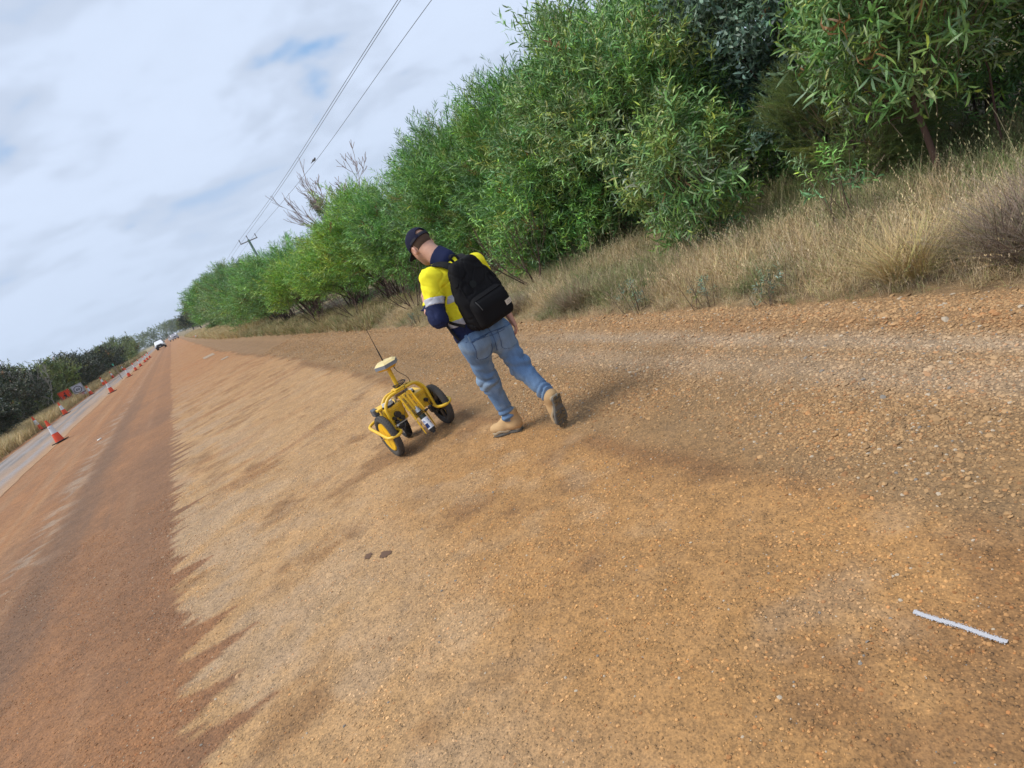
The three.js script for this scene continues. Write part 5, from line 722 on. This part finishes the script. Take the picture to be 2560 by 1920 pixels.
// ---------------------------------------------------------------- cones, boards, vehicles, poles, wires, small things
{
  const orange = mat([0.72, 0.075, 0.022], 0.55), white = mat([0.62, 0.63, 0.66], 0.5), dark = mat([0.018, 0.018, 0.018], 0.85);
  const ring = (y0, y1, o = 0) => { const R = (y) => lerp(0.15, 0.034, (y - 0.04) / 0.86) + o; return new THREE.LatheGeometry([[R(y0) - 0.006, y0], [R(y0), y0], [R(y1), y1], [R(y1) - 0.006, y1]].map((p) => new THREE.Vector2(...p)), 28); };
  const proto = new THREE.Group(); part('cone_body', merged([ring(0.04, 0.9), new THREE.CircleGeometry(0.034, 20).rotateX(-Math.PI / 2).translate(0, 0.9, 0)]), orange, proto); part('reflective_band', ring(0.36, 0.67, 0.003), white, proto); part('base', merged([box(0.44, 0.035, 0.44, 0, 0.02, 0, 0.012)]), dark, proto);
  const NEAR = 'cones along the near edge of the sealed road', FAR = 'cones along the far edge of the sealed road';
  const ord = ['first', 'second', 'third', 'fourth', 'fifth', 'sixth', 'seventh', 'eighth', 'ninth', 'tenth'];
  const put = (x, z, label, group, s = 1, lie) => { const c = proto.clone(); c.name = numbered('traffic_cone'); c.position.set(x, 0.008, z); c.rotation.set(0.03 * Math.sin(z * 3), (x * 7 + z) % 1, 0.035 * Math.sin(z * 5 + 1)); c.scale.setScalar(s); if (lie) { c.rotation.z = 1.35; c.position.y = 0.16; } c.userData = { label, category: 'traffic cone', group }; scene.add(c); return c; };
  [[-5.05, -27.6], [-4.98, -49.7], [-4.75, -66.1], [-4.65, -76.2], [-4.5, -84.5], [-4.4, -96], [-4.3, -103], [-4.2, -111]].forEach(([x, z], i) => { const c = put(x, z, i ? ord[i] + ' traffic cone along the near edge of the sealed road, counted from the nearest' : 'nearest and largest orange and white traffic cone, at the edge of the sealed road', NEAR); if (!i) { const m = part('stencil_mark', new THREE.TorusGeometry(0.016, 0.005, 6, 18), dark, c); m.position.set(0.055, 0.6, 0.075); m.rotation.set(-0.12, 0.6, 0); } });
  [[-8.6, -44.5], [-8.05, -50.4], [-8.1, -66.5], [-8.2, -79.5], [-8.3, -93], [-8.3, -112]].forEach(([x, z], i) => put(x, z, ord[i] + ' traffic cone by the straw grass on the far side of the sealed road', FAR));
  put(2.9, -92, 'traffic cone lying on its side by the straw verge far along the right', 'cones on the right verge', 1, true);
  // green-topped marker behind the third cone
  const mk = thing('marker_post', 'thin guide post with green top behind the third near-edge cone', 'post', [-5.6, 0, -69]); part('post', box(0.06, 1.5, 0.03, 0, 0.75, 0), mat([0.25, 0.2, 0.17], 0.8), mk); part('green_top', box(0.12, 0.22, 0.035, 0, 1.55, 0), mat([0.05, 0.36, 0.25], 0.5), mk);

  // roadwork boards
  const legs = (t, w, h) => { for (const s of [-1, 1]) part('leg', limb([[s * w * 0.42, 0, 0.35, 0.018], [s * w * 0.4, h, -0.02, 0.018]], 6), mat([0.2, 0.2, 0.21], 0.5), t); };
  const sp = canvasTex(256, 320, (c) => { c.fillStyle = '#b9b9c2'; c.fillRect(0, 0, 256, 320); c.strokeStyle = '#15151a'; c.lineWidth = 6; c.strokeRect(8, 8, 240, 304); c.lineWidth = 18; c.strokeStyle = '#3c3540'; c.beginPath(); c.arc(118, 130, 84, 0, 7); c.stroke(); c.fillStyle = '#2a2a30'; c.font = 'bold 90px sans-serif'; c.textAlign = 'center'; c.fillText('40', 118, 163); c.fillStyle = '#551331'; c.fillRect(8, 236, 240, 24); c.fillStyle = '#b56a8c'; c.fillRect(8, 260, 240, 52); c.fillStyle = '#cfd2da'; c.fillRect(196, 262, 50, 48); });
  const s1 = thing('speed_board', 'white speed board with ringed 40 standing beside the orange board', 'road sign', [-8.75, 0.05, -66.5], 0.12); s1.scale.setScalar(0.86); legs(s1, 1.0, 1.1); const b1 = part('panel', box(1.05, 1.25, 0.03, 0, 0.9, 0, 0.01), mat([0.5, 0.5, 0.52], 0.6), s1); part('sign_face', new THREE.PlaneGeometry(1.03, 1.23).translate(0, 0.9, 0.0175), pmat([1, 1, 1], 0.5, { map: sp }), b1);
  const wt = canvasTex(256, 256, (c) => { c.fillStyle = '#e2400f'; c.fillRect(0, 0, 256, 256); c.strokeStyle = '#1a0f0a'; c.lineWidth = 7; c.strokeRect(14, 14, 228, 228); c.fillStyle = '#14100e'; c.beginPath(); c.arc(138, 66, 20, 0, 7); c.fill(); c.beginPath(); c.moveTo(112, 92); c.lineTo(156, 100); c.lineTo(150, 160); c.lineTo(186, 212); c.lineTo(162, 216); c.lineTo(128, 172); c.lineTo(98, 214); c.lineTo(76, 210); c.lineTo(110, 156); c.lineTo(106, 124); c.lineTo(84, 148); c.lineTo(74, 136); c.fill(); c.beginPath(); c.moveTo(178, 214); c.lineTo(236, 214); c.lineTo(206, 178); c.fill(); });
  const s2 = thing('roadwork_board', 'orange roadwork board with black worker symbol in the straw grass', 'road sign', [-9.75, 0.28, -66.0], 0.2); legs(s2, 0.85, 0.75); const b2 = part('panel', box(0.9, 0.9, 0.03, 0, 0.62, 0, 0.01), mat([0.4, 0.2, 0.1], 0.6), s2); part('sign_face', new THREE.PlaneGeometry(0.88, 0.88).translate(0, 0.62, 0.0175), pmat([1, 1, 1], 0.5, { map: wt }), b2);

  // vehicles far along the road, facing the camera (front is +z)
  const glass = mat([0.03, 0.045, 0.055], 0.08), tyre = mat([0.02, 0.02, 0.02], 0.9), blackTrim = mat([0.014, 0.014, 0.016], 0.5), lens = mat([0.7, 0.72, 0.74], 0.15);
  const ute = (name, label, x, z, rgb, turn, bar) => {
    const t = thing(name, label, 'vehicle', [x, 0.01, z], turn, 'vehicles far along the road'), paint = pmat(rgb, 0.35, { clearcoat: 0.6 });
    const side = new THREE.Shape(); [[-2.5, 0.5], [2.35, 0.5], [2.45, 0.75], [2.4, 1.02], [1.25, 1.13], [0.62, 1.72], [0.3, 1.79], [-0.9, 1.78], [-1.15, 1.15], [-2.5, 1.12]].forEach(([a, b], i) => (i ? side.lineTo(a, b) : side.moveTo(a, b)));
    const g = new THREE.ExtrudeGeometry(side, { depth: 1.64, bevelEnabled: true, bevelSize: 0.06, bevelThickness: 0.08, bevelSegments: 3 }); g.translate(0, 0, -0.82); g.rotateY(-Math.PI / 2); const p = g.attributes.position; for (let i = 0; i < p.count; i++) { const y = p.getY(i); if (y > 1.1) p.setX(i, p.getX(i) * lerp(1, 0.8, clamp((y - 1.1) / 0.7))); } g.computeVertexNormals();
    part('body', g, paint, t);
    const ws = new THREE.BufferGeometry(); ws.setAttribute('position', new THREE.Float32BufferAttribute([-0.76, 1.2, 1.24, 0.76, 1.2, 1.24, 0.64, 1.68, 0.75, -0.64, 1.68, 0.75], 3)); ws.setIndex([0, 1, 2, 0, 2, 3]); ws.computeVertexNormals(); ws.setAttribute('uv', new THREE.Float32BufferAttribute(new Float32Array(8), 2)); part('windscreen', ws, glass, t);
    for (const s of [-1, 1]) { for (const zz of [1.55, -1.5]) { const w = new THREE.Group(); w.name = 'wheel'; w.position.set(s * 0.8, 0.4, zz); t.add(w); part('tyre', new THREE.TorusGeometry(0.29, 0.11, 10, 28).rotateY(Math.PI / 2), tyre, w); part('rim', cyl(0.2, 0.2, 0.16, 0, 0, 0, 'x'), greyPlastic, w); } part('headlight', box(0.34, 0.17, 0.1, s * 0.68, 0.95, 2.42, 0.03), lens, t); part('mirror', box(0.2, 0.22, 0.1, s * 1.08, 1.22, 1.0, 0.03), blackTrim, t); part('side_window', box(0.02, 0.4, 1.2, s * 0.8, 1.42, -0.05, 0.01), glass, t); }
    part('grille', box(1.0, 0.22, 0.08, 0, 0.93, 2.46, 0.02), blackTrim, t); part('bumper', box(1.85, 0.42, 0.2, 0, 0.56, 2.48, 0.06), bar ? blackTrim : paint, t); part('number_plate', box(0.38, 0.1, 0.02, 0, 0.6, 2.6, 0.004), mat([0.7, 0.7, 0.66], 0.5), t);
    if (bar) part('bull_bar', merged([pipe([[-0.85, 0.6, 2.66], [-0.55, 0.72, 2.68], [-0.48, 1.12, 2.62], [0.48, 1.12, 2.62], [0.55, 0.72, 2.68], [0.85, 0.6, 2.66]], 0.035, 0.12), box(1.3, 0.1, 0.05, 0, 0.84, 2.66)]), blackTrim, t);
    part('roof_rack', merged([pipe([[-0.6, 1.82, 0.4], [-0.6, 1.95, 0.4], [0.6, 1.95, 0.4], [0.6, 1.82, 0.4]], 0.025, 0.05), pipe([[-0.8, 1.1, -1.2], [-0.78, 1.98, -1.2], [0.78, 1.98, -1.2], [0.8, 1.1, -1.2]], 0.03, 0.08)]), blackTrim, t);
    return t;
  };
  ute('white_ute', 'white utility truck with black bull bar, nearest of the far vehicles', -2.8, -152, [0.75, 0.76, 0.78], -0.05, true);
  ute('grey_ute', 'grey utility truck parked behind the white one', 0.2, -215, [0.33, 0.31, 0.33], 0.25, false);
  ute('white_ute', 'farthest small white vehicle at the end of the road', 1.4, -330, [0.7, 0.71, 0.73], 0.1, true);

  // power poles and wires
  const steelGreen = mat([0.16, 0.24, 0.20], 0.7), armMat = mat([0.20, 0.18, 0.17], 0.7), insul = mat([0.12, 0.10, 0.09], 0.4), wireMat = mat([0.12, 0.12, 0.125], 0.6);
  const pole = (x, z, h, label) => { const t = thing('power_pole', label, 'power pole', [x, 0, z], 0, 'power poles right of the road'); part('pole', cyl(0.13, 0.19, h, 0, h / 2, 0, 'y', 14), steelGreen, t); part('cross_arm', box(2.1, 0.11, 0.11, 0, h - 0.18, 0, 0.01), armMat, t); for (const [dx, y] of [[-0.98, h - 0.13], [0, h], [0.98, h - 0.13]]) part('insulator', merged([cyl(0.03, 0.04, 0.5, dx, y + 0.25, 0, 'y', 10), cyl(0.07, 0.07, 0.05, dx, y + 0.38, 0, 'y', 10), cyl(0.07, 0.07, 0.05, dx, y + 0.26, 0, 'y', 10)]), insul, t); return t; };
  pole(12.65, -80, 7.85, 'nearest green power pole with three insulators above the wattles');
  pole(12.65, -330, 8.6, 'second visible power pole, small above the far trees'); pole(12.65, -430, 9, 'third visible power pole, tiny above the far trees'); pole(12.65, -530, 9.4, 'farthest power pole above the far trees');
  const wires = [[-0.98, 8.12, [[70, 9.9], [20, 8.9], [-21, 8.55], [-50, 8.1]], 'left'], [0, 8.3, [[70, 10.3], [20, 9.4], [-23, 9.02], [-50, 8.5]], 'middle'], [0.98, 8.1, [[70, 9.9], [20, 9.0], [-22, 8.62], [-45, 8.1]], 'right']];
  for (const [dx, yp, near, w] of wires) single('power_wire', merged([tube([...near.map(([z, y]) => [12.65 + dx, y, z]), [12.65 + dx, yp, -80]], 0.012, 90, 5), tube([[12.65 + dx, yp, -80], [12.65 + dx, yp - 0.9, -200], [12.65 + dx, 8.7, -330], [12.65 + dx, 9.1, -430], [12.65 + dx, 9.5, -530]], 0.012, 60, 4)]), wireMat, w + ' one of the three power wires strung from the nearest pole', 'power wire', 'power wires right of the road');
  // bird on the right-hand wire
  const bird = thing('bird', 'small grey bird perched on the right-hand power wire', 'bird', [13.63, 8.115, -45], 0.9), bf = (p) => { let d = ell(p, [0, 0.12, 0], [0.075, 0.08, 0.14]); d = smin(d, ell(p, [0, 0.2, 0.12], [0.05, 0.05, 0.055]), 0.05); d = smin(d, capd(p, [0, 0.09, -0.1], [0, 0.02, -0.3], 0.04, 0.02), 0.05); d = smin(d, capd(p, [0, 0.2, 0.16], [0, 0.19, 0.21], 0.015, 0.004), 0.01); d = smin(d, capd(p, [0.02, 0.06, 0.02], [0.02, 0.0, 0.02], 0.012, 0.01), 0.02); return d; };
  part('body', net(bf, [-0.14, -0.04, -0.36], [0.14, 0.3, 0.26], 0.016, (p) => (p[1] < 0.08 && p[2] > -0.08 ? [0.3, 0.29, 0.28] : [0.09, 0.085, 0.09])), mat([1, 1, 1], 0.8, { vertexColors: true }), bird);

  // sprayed survey mark: a thin film of paint on the grit, ragged along its edges
  const r = rng(61), a = V(1.425, 0, -1.075), b = V(1.44, 0, -0.825), d = b.clone().sub(a), L = d.length(); d.normalize(); const s = V(-d.z, 0, d.x), T = new Tri(), film = (x, z, rad, n = 6) => { const y = groundH(x, z) + 0.0075 + 0.001 * r(), c = [x, y, z]; let prev = null; const ph = r() * 6; const ring = []; for (let k = 0; k < n; k++) { const an = ph + (k / n) * 6.283, q = rad * (0.65 + 0.6 * r()); ring.push([x + Math.cos(an) * q, y - 0.0007, z + Math.sin(an) * q]); } for (let k = 0; k < n; k++) T.tri(c, ring[(k + 1) % n], ring[k]); };
  for (let i = 0; i < 1900; i++) { const u = r(), g = (r() + r() + r() + r() + r() - 2.5) * 0.0078, p = a.clone().addScaledVector(d, L * u).addScaledVector(s, g + 0.002 * Math.sin(u * 9)); film(p.x, p.z, Math.abs(g) < 0.006 ? 0.0022 * (0.5 + 0.9 * r()) : 0.0011 * (0.5 + 1.0 * r())); }
  single('paint_mark', T.geo(), mat([0.43, 0.43, 0.46], 0.9), 'short white sprayed survey line on the near gravel', 'paint mark');
  // two dark drips
  [[0.37, -3.74, 0.055, 'larger of two dark oil drips on the pale gravel'], [0.285, -3.86, 0.04, 'smaller of two dark oil drips on the pale gravel']].forEach(([x, z, rad, l]) => { const q = new Tri(), rr = rng(Math.round(rad * 1000)), ring = []; for (let k = 0; k < 20; k++) { const an = k / 20 * 6.283, w = rad * (0.6 + 0.55 * rr()); const px = x + Math.cos(an) * w * 0.8, pz = z + Math.sin(an) * w; ring.push([px, groundH(px, pz) + 0.004, pz]); } for (let k = 0; k < 20; k++) q.tri([x, groundH(x, z) + 0.0045, z], ring[(k + 1) % 20], ring[k]); single('oil_drip', q.geo(), mat([0.105, 0.052, 0.026], 0.7), l, 'stain', 'oil drips on the gravel'); });
  // pale repair patches farther along the strip
  [[1.0, -36, 0.55, 2.1, 'pale square repair patch in the graded strip ahead of the robot'], [1.28, -28.5, 0.3, 0.8, 'smaller pale patch beside the square repair patch']].forEach(([x, z, w, l, lab]) => { const g = new THREE.PlaneGeometry(w, l, 6, 10).rotateX(-Math.PI / 2).translate(x, 0, z), p = g.attributes.position, rr = rng(8); for (let i = 0; i < p.count; i++) { const px = p.getX(i) + 0.05 * (rr() - 0.5), pz = p.getZ(i) + 0.1 * (rr() - 0.5); p.setXYZ(i, px, groundH(px, pz) + 0.012, pz); } g.computeVertexNormals(); single('repair_patch', g, mat([0.31, 0.225, 0.155], 0.9), lab, 'patch', 'repair patches in the graded strip'); });
  single('white_scrap', new THREE.TorusGeometry(0.07, 0.016, 6, 20, 3.4).rotateX(-Math.PI / 2).rotateY(1.2).translate(-3.0, groundH(-3, -20.8) + 0.015, -20.8), mat([0.75, 0.75, 0.72], 0.6), 'small curved white scrap lying on the brown earth', 'scrap');
}
const renderer = new THREE.WebGLRenderer({ antialias: true });
renderer.toneMapping = THREE.LinearToneMapping; renderer.toneMappingExposure = EXPOSURE;
renderer.shadowMap.enabled = true;
renderer.render(scene, camera);
